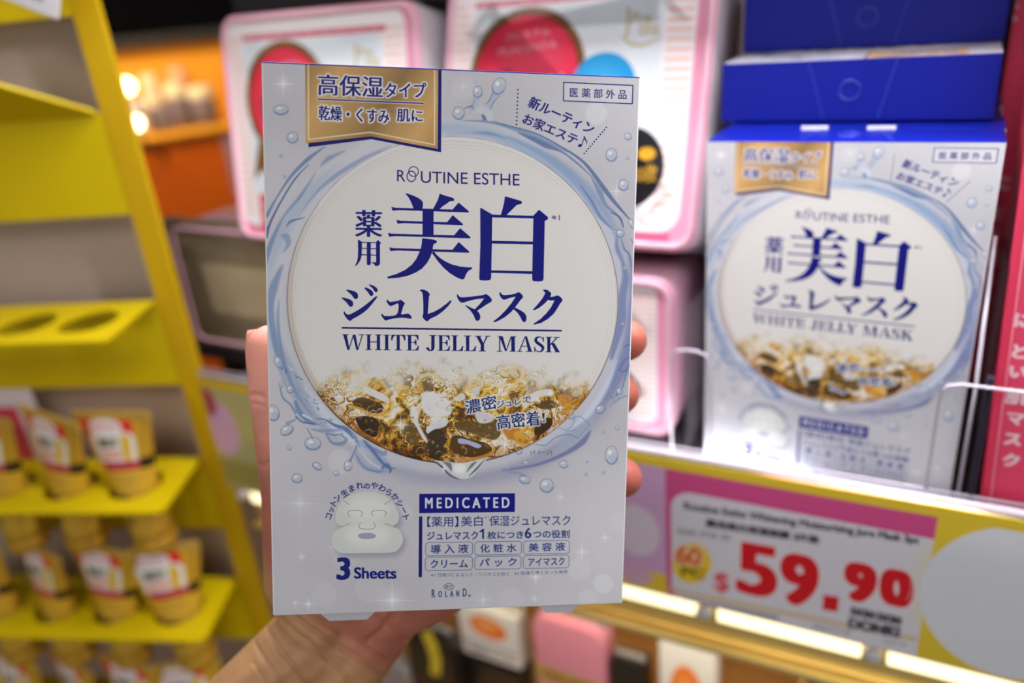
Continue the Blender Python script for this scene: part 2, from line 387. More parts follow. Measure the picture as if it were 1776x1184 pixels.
def paint_mask_art():
    W = 1320; Hh = int(round(W*BOX_H/BOX_W))
    cv = Canvas(W, Hh, (206, 206, 214), homography(HERO_PX, [(0, 0), (W, 0), (W, Hh), (0, Hh)]))
    rs = random.Random(3)
    # silvery ground with soft clouds
    n = vnoise(Hh, W, 420, 5, 3); n2 = vnoise(Hh, W, 7, 6, 1)
    cv.a += ((n-.5)*.12+(n2-.5)*.012)[..., None]
    yy, xx = np.mgrid[0:Hh, 0:W]
    def glow(x, y, r, a, col=(238, 239, 243)):
        c = cv.mp([(x, y)])[0]; R = int(r*cv.s*2.2)
        x0, y0 = int(c[0])-R, int(c[1])-R
        Y, X = np.mgrid[0:2*R, 0:2*R]-R
        cv.comp([x0, y0, np.exp(-((X*X+Y*Y)/(r*cv.s)**2)).astype('f')], col, a)
    def star(x, y, r, a, hot=(244, 245, 248)):
        a *= .72 if y > 830 else 1
        glow(x, y, r*.45, a*.8)
        for dx, dy in ((1, 0), (0, 1)):
            cv.stroke([(x-dx*r, y-dy*r), (x, y), (x+dx*r, y+dy*r)], [.2, 2.4*min(1, r/14), .2], hot, a, soft=.8, smooth=False)
        glow(x, y, r*.13, min(1, a*1.3), hot)
    def disc(x, y, r, a): cv.ellipse(x, y, r, r, (238, 239, 243), a, soft=2.)
    for x, y, r, a in [(1035, 195, 19, .4), (1045, 1011, 17, .5), (1003, 985, 20, .25), (1018, 1038, 17, .25), (804, 152, 20, .2), (600, 960, 26, .12),
                       (700, 890, 15, .2), (885, 1040, 22, .14), (1075, 905, 18, .18), (640, 1020, 26, .14), (590, 800, 22, .3), (560, 1030, 22, .14)]: disc(x, y, r, a)
    for x, y, r, a in [(492, 147, 22, .8), (804, 150, 12, .3), (519, 874, 44, .5), (522, 966, 10, .8), (511, 1046, 10, .6), (534, 1048, 14, .9), (679, 1041, 42, .9),
                       (971, 861, 12, .6), (1048, 931, 12, .9), (1008, 956, 18, .9), (928, 1000, 18, .8), (926, 1037, 10, .8), (837, 1040, 30, .4), (577, 948, 12, .6), (1070, 330, 26, .3)]: star(x, y, r, a)
    # --- lavender shade under the dish, then the ring of water
    LAV = (158, 158, 188); BL = (124, 150, 192); LB = (172, 192, 218); DB = (84, 108, 158)
    C = (785, 520); RX, RY = 287, 283
    for k, (dx, dy, g, a) in enumerate([(14, 22, 34, .75), (20, 6, 22, .35)]):
        cv.ellipse(C[0]+dx, C[1]+dy, RX+g*.6, RY+g*.55, LAV, a, soft=22)
    cv.ellipse(C[0]-6, C[1]-4, RX+30, RY+24, (218, 221, 231), .75, soft=10)
    def arc(t0, t1, k0, k1, n=14, wob=0):
        return [(C[0]+RX*(k0+(k1-k0)*i/(n-1)+wob*math.sin(i*1.3))*math.cos(t0+(t1-t0)*i/(n-1)), C[1]+RY*(k0+(k1-k0)*i/(n-1)+wob*math.sin(i*1.3))*math.sin(t0+(t1-t0)*i/(n-1))) for i in range(n)]
    R = math.radians
    # broad soft bodies of water
    for t0, t1, k0, k1, w, c, a in [(R(172), R(128), 1.09, 1.09, 26, BL, .45), (R(232), R(185), 1.07, 1.12, 22, LB, .6), (R(245), R(300), 1.06, 1.05, 16, LB, .8),
                                   (R(285), R(345), 1.04, 1.08, 16, BL, .6), (R(345), R(400), 1.10, 1.10, 26, (130, 140, 190), .7), (R(395), R(418), 1.08, 1.12, 30, LB, .45),
                                   (R(150), R(120), 1.04, 1.06, 18, (220, 228, 242), .8)]:
        cv.stroke(arc(t0, t1, k0, k1), [1, w, w, 1], c, a, soft=7)
    # traced streaks
    Z = [([(566, 254), (536, 276), (506, 306), (481, 343), (463, 376)], [1, 7, 5, 3, 6], BL, .95, 1.3), ([(536, 286), (512, 312), (487, 352), (469, 388), (461, 412)], [1, 3, 3, 4, 8], DB, .8, 1.2),
         ([(548, 300), (521, 342), (493, 376), (472, 419), (458, 461)], [1, 5, 3, 8, 10], BL, .8, 2), ([(679, 253), (630, 276), (582, 306), (548, 336), (518, 376)], [1, 6, 8, 4, 1], (150, 168, 206), .85, 2),
         ([(600, 262), (570, 276), (556, 290)], [1, 8, 1], BL, .7, 2), ([(490, 461), (475, 498), (469, 534), (475, 590), (490, 640)], [3, 15, 12, 12, 4], BL, .75, 3),
         ([(484, 520), (482, 560), (490, 620), (512, 680), (540, 720)], [1, 5, 6, 5, 1], BL, .7, 1.8), ([(462, 500), (463, 560), (474, 620)], [2, 6, 2], (196, 214, 236), .9, 2),
         ([(497, 395), (505, 385), (530, 378)], [1, 4, 1], DB, .7, 1.2), ([(486, 410), (497, 412), (500, 425), (490, 440)], [1, 12, 8, 1], BL, .6, 2.5),
         ([(802, 209), (851, 211), (896, 224), (940, 240), (984, 262)], [1, 5, 6, 4, 2], BL, .8, 1.5), ([(770, 232), (831, 230), (871, 240), (912, 260), (952, 287), (1000, 330)], [1, 10, 12, 16, 14, 3], LB, .95, 4),
         ([(820, 230), (850, 231), (880, 240)], [1, 5, 1], BL, .8, 2),
         ([(860, 212), (925, 229), (971, 252), (1014, 281), (1050, 328), (1069, 352), (1092, 378)], [1, 3, 3, 5, 8, 6, 2], DB, .75, 1.1),
         ([(898, 229), (925, 240), (948, 251), (975, 262), (1002, 282), (1030, 308)], [1, 8, 10, 3, 3, 1], (96, 122, 172), .85, 1.3),
         ([(880, 237), (926, 258), (971, 288), (1011, 328), (1038, 370), (1066, 398)], [3, 8, 12, 14, 10, 2], (146, 172, 212), .75, 2.5),
         ([(1005, 318), (1025, 345), (1042, 375), (1064, 397)], [1, 4, 4, 1], DB, .5, 1.5),
         ([(1026, 306), (1040, 330), (1052, 355), (1072, 372), (1081, 393)], [1, 9, 5, 3, 2], BL, .85, 1.4), ([(1060, 366), (1076, 376), (1082, 392)], [2, 3, 1], DB, .9, .8),
         ([(1069, 407), (1071, 430), (1080, 452), (1085, 480), (1080, 510), (1076, 560), (1060, 620)], [2, 8, 6, 12, 14, 16, 6], (120, 136, 186), .8, 3),
         ([(1078, 413), (1083, 430), (1092, 440), (1095, 462)], [1, 3, 3, 1], DB, .6, 1), ([(1094, 412), (1104, 428)], [2, 3], BL, .7, 1),
         ([(1098, 560), (1088, 600), (1062, 660), (1030, 712)], [3, 5, 6, 2], BL, .6, 1.5), ([(1070, 620), (1050, 670), (1020, 715), (985, 745)], [2, 10, 12, 2], (214, 224, 240), .9, 4),
         ([(1024, 745), (1010, 765), (980, 785), (930, 805), (870, 815)], [2, 10, 7, 5, 2], (112, 120, 172), .8, 2.2), ([(920, 768), (945, 771), (962, 758), (985, 752), (1003, 760)], [1, 2.4, 2.4, 2.4, 1], BL, .75, .9),
         ([(984, 742), (992, 738), (998, 722), (1008, 722), (1018, 732), (1022, 735), (1008, 752), (1000, 758), (990, 752)], [1.4]*9, BL, .8, .8), ([(968, 740), (985, 746), (998, 744)], [1, 2, 1], BL, .7, .8),
         ([(1082, 600), (1092, 596), (1097, 606), (1090, 618), (1084, 622), (1077, 634), (1074, 640), (1084, 642), (1093, 625)], [1.6]*9, DB, .75, .8), ([(1088, 638), (1080, 668), (1077, 676)], [1.2, 1.4, 2], DB, .8, .6),
         ([(1098, 682), (1082, 686), (1070, 692), (1056, 704)], [1, 2.5, 2, 1], BL, .8, .8), ([(1070, 680), (1066, 690), (1058, 686)], [2, 2, 1], DB, .7, .8),
         ([(890, 806), (878, 816), (900, 820), (909, 826)], [1, 5, 4, 8], (150, 158, 196), .8, 1.5), ([(884, 800), (880, 812)], [2, 3], (170, 176, 206), .7, 1.5),
         ([(694, 808), (702, 824), (716, 836), (730, 836)], [1, 2, 2, 1], (170, 186, 214), .9, .8),
         # splash, lower left
         ([(484, 640), (493, 664), (500, 680)], [1, 1.6, 1], BL, .6, .8), ([(485, 668), (490, 690), (503, 702), (512, 716)], [2, 4, 4, 6], BL, .75, 1.2),
         ([(512, 698), (520, 716), (536, 732), (548, 737)], [6, 9, 9, 3], (110, 142, 192), .8, 1.4), ([(512, 722), (525, 733), (548, 735)], [2, 3, 1], DB, .8, .9), ([(525, 720), (540, 728)], [4, 3], (225, 233, 245), .9, 1),
         ([(549, 726), (565, 729), (580, 738), (600, 745), (612, 760)], [1, 3, 5, 8, 3], (92, 122, 176), .85, 1.2), ([(540, 745), (560, 748), (590, 746), (602, 748)], [3, 6, 4, 1], BL, .6, 1.4),
         ([(565, 752), (575, 768), (592, 770), (600, 762), (590, 755)], [3, 5, 7, 5, 2], BL, .8, 1.4), ([(566, 752), (580, 755), (596, 752)], [1, 2, 1], DB, .8, .8),
         ([(598, 748), (612, 758), (618, 772), (612, 788), (606, 800)], [2, 4, 3, 3, 5], BL, .85, 1), ([(604, 745), (616, 757), (624, 778)], [1, 2, 1], DB, .7, .8),
         ([(618, 766), (640, 776), (656, 792), (672, 812), (660, 818), (636, 812), (620, 796)], [6, 14, 16, 10, 8, 10, 10], (140, 168, 212), .55, 3),
         ([(630, 764), (646, 782), (662, 802), (674, 812), (686, 812)], [3, 6, 5, 3, 1], (90, 118, 172), .8, 1.3), ([(616, 786), (630, 810), (655, 818), (664, 815)], [2, 3, 4, 2], BL, .85, 1.1),
         ([(622, 780), (640, 800), (658, 812)], [2, 4, 2], (214, 224, 240), .8, 1.2), ([(662, 812), (670, 806), (677, 814), (675, 820)], [3, 6, 5, 2], (92, 122, 176), .85, 1), ([(532, 743), (540, 758), (542, 764)], [2, 2.4, 3], BL, .8, .8),
         ([(498, 735), (512, 728), (516, 722)], [7, 3, 1], BL, .6, 1.2), ([(640, 775), (665, 787), (668, 782)], [3, 8, 3], (120, 132, 180), .6, 1.5),
         # crown splash on top
         ([(829, 164), (826, 176), (818, 188)], [8, 5, 9], (176, 190, 214), .75, 1.2), ([(862, 160), (853, 176), (848, 190)], [10, 7, 10], (176, 190, 214), .75, 1.2),
         ([(806, 188), (818, 184), (824, 192)], [2, 3, 1], DB, .55, .9), ([(822, 192), (836, 190), (848, 196), (850, 208)], [3, 14, 14, 6], (208, 216, 230), .7, 2),
         ([(838, 200), (841, 206)], [5, 6], DB, .75, 1.4), ([(855, 160), (850, 172), (842, 182)], [1.4, 2, 1], DB, .6, .8), ([(866, 166), (856, 178), (851, 190)], [1.4, 2, 1], DB, .5, .8), ([(822, 168), (822, 178), (815, 186)], [1, 1.5, 1], DB, .5, .8)]
    for p, w, c, a, s in Z: cv.stroke(p, w, c, a, soft=s)
    for i in range(46):   # fine spray in the splash
        t = rs.random(); x = 484+t*150+rs.gauss(0, 7); y = 640+t*130+rs.gauss(0, 9)
        if ((x-C[0])/RX)**2+((y-C[1])/RY)**2 < 1.06: continue
        q = rs.uniform(3, 10); an = rs.uniform(.2, 1.4)
        cv.stroke([(x, y), (x+q*math.cos(an), y+q*math.sin(an)+1), (x+1.7*q*math.cos(an), y+1.2*q*math.sin(an))], [.6, rs.uniform(1.5, 4), .6], rs.choice([BL, DB, (222, 231, 244)]), .6, soft=.9)
    def drop(x, y, rx, ry, rot=0, a=.85):
        cv.ellipse(x, y, rx, ry, (204, 209, 222), .5, soft=1, rot=rot)
        cv.ellipse(x+rx*.25, y+ry*.35, rx*.7, ry*.55, (160, 178, 210), .35, soft=max(1, rx*.45), rot=rot)
        cv.ring(x, y, rx, ry, max(.7, min(1.5, rx*.18)), (116, 130, 162), a*.7, soft=.8, rot=rot)
        cv.ring(x, y, rx*.92, ry*.92, max(.9, rx*.26), (112, 140, 188), a*.75, soft=1, rot=rot, a0=.08, a1=.42)
        if rx > 4: cv.ellipse(x-rx*.25, y-ry*.3, rx*.35, ry*.28, (244, 247, 250), .8, soft=1)
    for d in [(796, 196, 10, 11), (829, 159, 8, 10), (866, 149, 11, 15, .4), (488, 192, 13, 8.5), (508, 240, 9.5, 9.5), (488, 271, 2.6, 2.6), (494, 307, 3, 3), (1090, 235, 6, 6), (1061, 267, 9.5, 11.5), (1089, 272, 3, 3),
              (1082, 319, 8.5, 10), (1076, 403, 7, 7), (1096, 386, 4.5, 9, -.4), (1084, 463, 4, 4), (1067, 401, 3, 3.5), (1080, 560, 3.5, 3.5), (483, 629, 7, 12, -.5), (473, 717, 11, 14, -.3), (497, 747, 12, 8, -.5), (542, 770, 14, 11),
              (501, 777, 4, 5), (549.5, 809, 9, 5.5, .6), (514.6, 830, 9, 8), (582.5, 821, 4.6, 4.6), (603, 808, 7, 9.5, .3), (552.6, 733, 4, 4), (564, 731, 2.4, 3.4), (503, 676, 6, 7), (487, 668, 4, 5), (1074, 677, 5.5, 6), (1067, 690, 4, 5),
              (1041, 708, 9, 7, -.6), (1060, 788, 11, 16), (1070, 740, 3.8, 3.8), (1046, 748, 2.5, 2.5), (1016, 821, 2.5, 2.5), (1046, 818, 2.5, 2.5), (1018, 799, 2, 2), (977, 804, 7.5, 6.5), (911.5, 802, 4.5, 4.5), (947.5, 841, 12, 12),
              (909.5, 831, 10, 7, .2), (899, 781, 6, 6), (990, 720, 6, 6)]: drop(*d)
    # --- the dish
    cv.ellipse(C[0], C[1], RX+1.2, RY+1.2, (150, 146, 158), .9, soft=1)
    DISH = cv.ell(C[0], C[1], RX, RY, n=120)
    cv.fill([DISH], (231, 230, 229), 1., soft=.6)
    dm = cv.polys([DISH])
    # stone-like rim lines, brownish to the lower left
    for k, a in ((.985, .45), (.965, .3), (.945, .22)):
        cv.ring(C[0]+2, C[1]+3, RX*k, RY*k, 1.4, (196, 190, 188), a, soft=1)
    cv.stroke(arc(R(215), R(120), .985, .985, 24), [1, 9, 12, 12], (196, 182, 172), .6, soft=4)
    cv.stroke(arc(R(215), R(150), .999, .999, 20), [.5, 1.6, 1.6], (130, 116, 122), .8, soft=.8)
    cv.stroke(arc(R(-60), R(60), .999, .999, 24), [.5, 1.6, 2.], (120, 108, 112), .7, soft=.8)
    # --- golden jelly
    x0, y0, m = dm; h, w = m.shape
    Y, X = np.mgrid[0:h, 0:w].astype('f')
    qa = vnoise(h, w, 110, 11, 4)-.5; qb = vnoise(h, w, 110, 12, 4)-.5
    big = vnoise(h*2, w*2, 70, 13, 5)
    xi = np.clip(X+w*.5+qa*420, 0, 2*w-1).astype(int); yi = np.clip(Y+h*.5+qb*420, 0, 2*h-1).astype(int)
    v = big[yi, xi]; v2 = vnoise(h*2, w*2, 20, 14, 3)[yi, xi]
    fol = .5+.5*np.sin(v*58+v2*7)
    sel = np.clip((vnoise(h, w, 90, 15, 2)-.5)*3.4+.5, 0, 1)
    val = np.clip(.24*fol+.40*v2+.62*sel*fol+(v-.5)*1.9+.03, 0, 1)
    stops = [0, .16, .3, .44, .58, .72, .86, 1]
    cols = np.array([(78, 54, 28), (116, 84, 40), (170, 120, 40), (222, 164, 46), (238, 196, 84), (240, 218, 150), (240, 236, 226), (240, 242, 250)], 'f')/255
    jel = np.stack([np.interp(val, stops, cols[:, k]) for k in range(3)], -1).astype('f')
    full = np.zeros((Hh, W, 3), 'f'); full[y0:y0+h, x0:x0+w] = jel
    j = Canvas(8, 8, (0, 0, 0)); j.a = full; j.w, j.h, j.H, j.s = W, Hh, cv.H, cv.s
    G = crop(520, 640, 5.921); G2 = crop(780, 640, 5.921)
    DK = (62, 46, 32)
    def blob(pts, col, a=1., soft=1.2): j.fill([smooth_closed(pts)], col, a, soft)
    blob(G([(540, 330), (640, 290), (760, 330), (850, 380), (830, 450), (740, 470), (640, 420), (560, 380)]), (84, 62, 38))
    j.stroke(G([(500, 370), (620, 410), (760, 470), (900, 430), (930, 340)]), [2, 5, 5, 5, 2], (222, 164, 58), .9, soft=1.2)
    blob(G([(575, 500), (680, 485), (790, 520), (800, 640), (760, 700), (640, 640), (590, 570)]), DK)
    j.stroke(G([(520, 500), (560, 580), (640, 660), (760, 740), (860, 790)]), [3, 6, 6, 5, 3], (176, 110, 40), .9, soft=1.5)
    blob(G([(1090, 560), (1220, 560), (1230, 680), (1200, 780), (1100, 750), (1060, 650)]), (112, 88, 46))
    blob(G([(1290, 130), (1370, 150), (1370, 200), (1320, 230), (1260, 180), (1250, 120)]), (128, 104, 66), .9)
    j.stroke(G([(1180, 170), (1260, 70), (1380, 60), (1470, 140)]), [3, 7, 7, 3], (232, 204, 130), .9, soft=1.4)
    j.stroke(G([(1150, 260), (1230, 200), (1240, 130)]), [8, 9, 3], (222, 168, 60), .9, soft=2)
    blob(G([(600, 190), (700, 190), (820, 240), (910, 300), (900, 350), (780, 300), (640, 230)]), (234, 234, 240), .95)
    blob(G([(1260, 240), (1340, 230), (1460, 260), (1540, 330), (1560, 440), (1500, 480), (1360, 490), (1270, 440), (1240, 340)]), (238, 239, 244), .95, 2)
    blob(G([(1130, 410), (1170, 370), (1210, 440), (1220, 560), (1270, 660), (1320, 760), (1260, 720), (1190, 590), (1140, 520)]), (236, 237, 242), .95, 1.5)
    blob(G([(1300, 600), (1400, 520), (1510, 510), (1500, 580), (1400, 620), (1310, 660)]), (226, 230, 244), .95)
    blob(G([(1320, 660), (1430, 610), (1490, 700), (1470, 820), (1420, 920), (1330, 900), (1310, 780)]), (70, 56, 42))
    blob(G2([(20, 690), (100, 680), (220, 720), (380, 760), (430, 830), (360, 900), (180, 900), (40, 850), (0, 780)]), (92, 66, 30))
    j.stroke(G2([(0, 900), (120, 930), (330, 900), (450, 830), (420, 760)]), [3, 6, 6, 5, 3], (226, 174, 80), .9, soft=1.3)
    blob(G2([(90, 710), (200, 730), (320, 780), (280, 810), (180, 770), (90, 760)]), (186, 198, 236), .95, 1)
    blob(G2([(240, 540), (360, 520), (480, 560), (520, 640), (470, 720), (330, 700), (180, 640), (60, 610), (60, 540)]), (104, 84, 46), .95, 1.5)
    blob(G2([(260, 460), (380, 440), (460, 480), (420, 540), (300, 550)]), (228, 228, 238), .9, 1.5)
    blob(G2([(540, 610), (640, 590), (720, 620), (700, 720), (600, 720)]), (204, 128, 44), .9, 2.5)
    blob(G2([(660, 640), (760, 640), (780, 720), (680, 760)]), (232, 178, 60), .9, 2.5)
    blob(G2([(870, 600), (940, 520), (1040, 500), (1040, 580), (960, 650), (880, 680)]), (72, 52, 34))
    blob(G2([(900, 380), (960, 320), (1060, 320), (1080, 380), (980, 410)]), (96, 74, 48), .95)
    blob(G2([(820, 260), (920, 210), (1040, 200), (1060, 260), (940, 280), (860, 320)]), (236, 236, 240), .9, 1.5)
    blob(G2([(240, 200), (300, 190), (300, 250), (240, 265)]), (214, 218, 236), .95, 1); blob(G2([(40, 300), (120, 240), (160, 300), (80, 330)]), (232, 234, 240), .9, 1.5)
    blob(G2([(1130, 260), (1230, 260), (1250, 330), (1160, 400), (1110, 330)]), (214, 146, 66), .85, 3); blob(G2([(1180, 360), (1260, 350), (1240, 420), (1140, 460)]), (230, 180, 60), .9, 2.5)
    for i in range(150):   # bubbles and threads in the jelly
        x = rs.uniform(570, 1000); y = rs.uniform(690, 800)
        r = rs.uniform(.8, 2.2); j.ring(x, y, r, r*1.2, .8, rs.choice([(226, 190, 130), (206, 160, 90), (90, 66, 40)]), .8, soft=.6)
    for i in range(150):
        x = rs.uniform(560, 1010); y = rs.uniform(655, 790); a = rs.uniform(-1.9, .6); q = rs.uniform(5, 16)
        j.stroke([(x, y), (x+q*math.cos(a), y+q*math.sin(a)), (x+q*1.5*math.cos(a+.5), y+q*1.5*math.sin(a+.5))], [.5, rs.uniform(.8, 2.2), .4], rs.choice([(232, 190, 90), (238, 222, 176), (176, 118, 44), (96, 70, 40), (240, 236, 230)]), .75, soft=.8)
    # fade: up from the waterline, darker at the rim
    inv = np.linalg.inv(cv.H); px = np.stack([X+x0, Y+y0, np.ones_like(X)], -1) @ inv.T; sx, sy = px[..., 0]/px[..., 2], px[..., 1]/px[..., 2]
    lvl = 668-14*np.cos((sx-785)/120)+(vnoise(h, w, 40, 21, 4)-.5)*70
    fade = np.clip((sy-lvl+26)/62, 0, 1); fade = fade*fade*(3-2*fade)
    rr = np.sqrt(((sx-C[0])/RX)**2+((sy-C[1])/RY)**2)
    edge = np.clip((rr-.9)/.1, 0, 1)[..., None]
    J = full[y0:y0+h, x0:x0+w]; full[y0:y0+h, x0:x0+w] = J*(1-edge*.45)+J*np.array([.75, .52, .38], 'f')*edge*.45
    cv.comp([x0, y0, m*fade.astype('f')], full, 1.)
    cv.stroke(arc(R(150), R(60), 1., 1., 30), [.5, 2, 1.6, 2, 1.8, .5], (52, 36, 50), .85, soft=.9)
    for s in [(587, 688, 17, 1), (694, 737, 19, 1), (680, 674, 10, .9), (875, 770, 16, 1), (972, 706, 8, .9), (954, 681, 10, .8), (770, 812, 8, .6), (862, 764, 8, .6)]: star(*s)
    # clear bead under the dish
    cv.fill([smooth_closed([(752, 798), (768, 806), (784, 822), (800, 830), (818, 826), (832, 808), (842, 794), (800, 802)])], (222, 226, 228), .95, soft=1)
    cv.stroke([(750, 799), (764, 808), (780, 824), (796, 831)], [.6, 3, 2.5, .6], (66, 74, 78), .9, soft=1); cv.stroke([(768, 801), (778, 806), (782, 816)], [1, 8, 2], (96, 104, 106), .8, soft=1.5)
    cv.stroke([(840, 796), (826, 812), (812, 826)], [.6, 3, .8], (66, 78, 78), .9, soft=1); cv.stroke([(826, 800), (818, 806), (808, 818)], [1, 5, 1], (84, 96, 96), .75, soft=1.5)
    cv.ellipse(797, 812, 11, 9, (248, 249, 249), .95, soft=3)
    star(769, 813, 8, .8)
    # --- gold ribbon
    cv.fill([(535.5, 104), (766.5, 112), (765.3, 264), (644.5, 242), (535.5, 256.5)], (18, 22, 110))
    rib = [(530, 100), (761, 108), (760, 258.3), (643.7, 237), (530.2, 250)]
    M = cv.polys([rib]); h, w = M[2].shape; Y, X = np.mgrid[0:h, 0:w].astype('f'); t = (X*.9+Y*.55)/w
    g = np.interp(t, [0, .12, .28, .45, .6, .72, .85, 1.05, 1.4], [.62, .72, .86, .78, .70, .60, .74, .86, .6])
    full = np.zeros((Hh, W, 3), 'f'); gx0, gy0 = M[0], M[1]
    G3 = (g[..., None]*np.array([1.0, .80, .52], 'f'))
    X0, Y0 = max(gx0, 0), max(gy0, 0); X1, Y1 = min(W, gx0+w), min(Hh, gy0+h)
    full[Y0:Y1, X0:X1] = G3[Y0-gy0:Y1-gy0, X0-gx0:X1-gx0]; cv.comp(M, full, 1.)
    cv.stroke([(535.7, 104), (535.7, 243), (642.7, 230), (754, 251), (754.8, 112)], 2.4, (240, 226, 192), .95, soft=.6, smooth=False)
    HL = ((238, 236, 240), 3.0)
    cv.text('高保湿', (552.5, 129.5), (665.4, 133.6), (552, 166), (30, 32, 120), bold=(2.6, .6), halo=HL)
    cv.text('タイプ', (668, 143.5), (740, 143.5), (668, 169.5), (30, 32, 120), bold=(2.0, .8), halo=HL)
    cv.stroke([(552.5, 173.2), (734.5, 179.5)], 4.6, (238, 236, 240), .9, soft=1, smooth=False); cv.stroke([(552.5, 173.2), (734.5, 179.5)], 2.2, (30, 32, 120), smooth=False)
    cv.text('乾燥・くすみ', (553.5, 183.6), (676, 190), (553, 209), (30, 32, 120), bold=(2.0, .8), halo=HL)
    cv.text('肌に', (689, 189), (734, 190.5), (688.6, 211), (30, 32, 120), bold=(2.0, .8), halo=HL)
    cv.text('※2', (677.6, 190.5), (687.7, 190.9), (677.6, 196), (110, 112, 140))
    # --- top right
    IND = (32, 28, 118)
    fr = [(978.4, 141.6), (1098.8, 146.2), (1097.4, 178), (977.8, 173.6)]
    cv.fill([fr], (232, 232, 236), .35); cv.stroke(fr+[fr[0]], 1.7, IND, smooth=False)
    cv.text('医 薬 部 外 品', (989.3, 150.7), (1087.8, 154.3), (989, 166.8), IND, bold=(.8, .6))
    cv.text('新ルーティン', (922.8, 164.7), (1034.7, 213.5), (914.3, 184), IND, bold=(2.4, 1.0))
    cv.text('お家エステ', (912.4, 194.6), (1005.5, 233.2), (905, 212.3), IND, bold=(2.0, .8))
    cv.ellipse(1006.5, 251, 3.6, 2.5, IND, rot=-.4); cv.stroke([(1009.3, 250), (1013.2, 239), (1014.2, 236)], 1.3, IND, smooth=False); cv.stroke([(1014, 236), (1016, 241), (1018.5, 244), (1017.5, 249)], [2.6, 2, 1.4, .5], IND)
    for (a, b), (c, d), n in (((899, 155), (896.3, 215), 10), ((1052.4, 219.2), (1013.9, 264.6), 12)):
        for i in range(n): t = i/(n-1); cv.ellipse(a+(c-a)*t, b+(d-b)*t, 1.35, 1.35, IND)
    # --- brand line
    cv.text('R', (689, 295), (703.3, 295.4), (689, 314.6), (34, 30, 116)); cv.text('UTINE ESTHE', (730.3, 296.8), (901.4, 300.9), (730.3, 317), (34, 30, 116))
    cv.ring(713.8, 306, 7.6, 9, 1.7, (34, 30, 116)); cv.ring(717.6, 297.6, 8.4, 8.4, 1.5, (34, 30, 116))
    # --- title characters, traced
    T = crop(665, 330, 7.4)
    def F(c, pts, col=NAVY): cv.fill([c(pts)], col)
    def SM(c, pts, col=NAVY): cv.fill([smooth_closed(c(pts), 5)], col)
    for y, xa, xb, rx, ty in ((216, 104, 1098, 885, 158), (382, 168, 1022, 812, 320), (549, 58, 1118, 903, 486), (734, 76, 1102, 882, 665)):
        k = 14 if y < 300 else 12
        F(T, [(xa, y), (xa+50, y+10), (xa+150, y+13), (rx, y+k+15), (rx+6, y+k+14), (ty and (rx+xb)/2-28, ty), ((rx+xb)/2-22, ty), (xb-6, y+k+32), (xb, y+k+40), (xb-2, y+k+50), (xb-14, y+k+52), (xa+100, y+40), (xa+14, y+48)])
    F(T, [(505, 240), (645, 240), (643, 600), (503, 596)])
    SM(T, [(288, 50), (300, 42), (360, 60), (430, 90), (485, 125), (508, 165), (506, 205), (488, 245), (400, 245), (372, 190), (345, 130), (315, 80)])
    SM(T, [(724, 46), (735, 47), (810, 72), (890, 95), (910, 118), (900, 134), (850, 142), (820, 165), (760, 205), (712, 245), (640, 248), (660, 200), (700, 120)])
    F(T, [(497, 615), (520, 617), (600, 626), (650, 633), (680, 644), (688, 657), (680, 672), (660, 684), (642, 688), (636, 720), (628, 780), (600, 860), (560, 930), (500, 1000), (420, 1052), (320, 1095), (200, 1122), (55, 1134), (50, 1116), (60, 1108), (170, 1075), (280, 1022), (360, 960), (420, 885), (460, 800), (485, 730), (495, 660)])
    F(T, [(618, 800), (650, 785), (680, 825), (730, 870), (800, 915), (880, 950), (980, 975), (1080, 985), (1135, 986), (1141, 998), (1130, 1008), (1090, 1030), (1060, 1070), (1042, 1120), (1030, 1138), (1000, 1140), (930, 1110), (850, 1060), (770, 990), (700, 910), (650, 840)])
    T = crop(820, 330, 7.4)
    F(T, [(97, 224), (106, 222), (250, 305), (246, 640), (236, 1050), (234, 1120), (222, 1146), (180, 1153), (110, 1152), (86, 1142), (82, 1120), (90, 900), (98, 700)])
    F(T, [(245, 308), (785, 320), (785, 354), (245, 342)]); F(T, [(240, 643), (780, 652), (780, 686), (240, 678)]); F(T, [(232, 1022), (770, 1032), (770, 1066), (232, 1054)])
    F(T, [(414, 74), (424, 74), (600, 124), (624, 132), (634, 148), (626, 166), (600, 174), (568, 180), (430, 316), (360, 316), (385, 230), (404, 150)])
    F(T, [(772, 326), (843, 250), (852, 244), (862, 250), (960, 330), (970, 348), (962, 364), (925, 386), (916, 800), (908, 1130), (896, 1156), (850, 1162), (790, 1160), (766, 1150), (762, 1120), (770, 700), (780, 360)])
    cv.text('※1', (956.8, 371.2), (971, 372), (956.8, 379.9), (50, 50, 110))
    cv.text('薬', (616.2, 364.6), (663.3, 365), (615.7, 411), NAVY, bold=(4.5, .4))
    T = crop(605, 355, 9.8625)
    F(T, [(157, 603), (165, 603), (225, 640), (222, 800), (218, 880), (195, 960), (150, 1025), (112, 1056), (104, 1050), (140, 980), (155, 900), (160, 780)])
    F(T, [(220, 640), (475, 645), (475, 658), (220, 656)]); F(T, [(220, 744), (475, 750), (475, 765), (220, 758)]); F(T, [(215, 852), (475, 860), (475, 875), (215, 868)])
    F(T, [(308, 645), (375, 648), (375, 1020), (360, 1036), (320, 1036), (308, 1024)]); F(T, [(466, 650), (490, 612), (505, 612), (550, 655), (548, 665), (532, 680), (532, 1010), (515, 1040), (460, 1056), (446, 1040), (430, 1015), (388, 996), (388, 988), (466, 988)])
    T = crop(590, 490, 8.88); B2 = (14, 22, 122)
    SM(T, [(95, 124), (110, 116), (180, 128), (240, 150), (272, 190), (270, 240), (236, 258), (210, 244), (170, 190)], B2); SM(T, [(22, 246), (38, 238), (110, 252), (170, 278), (198, 320), (190, 364), (162, 378), (138, 366), (95, 310)], B2)
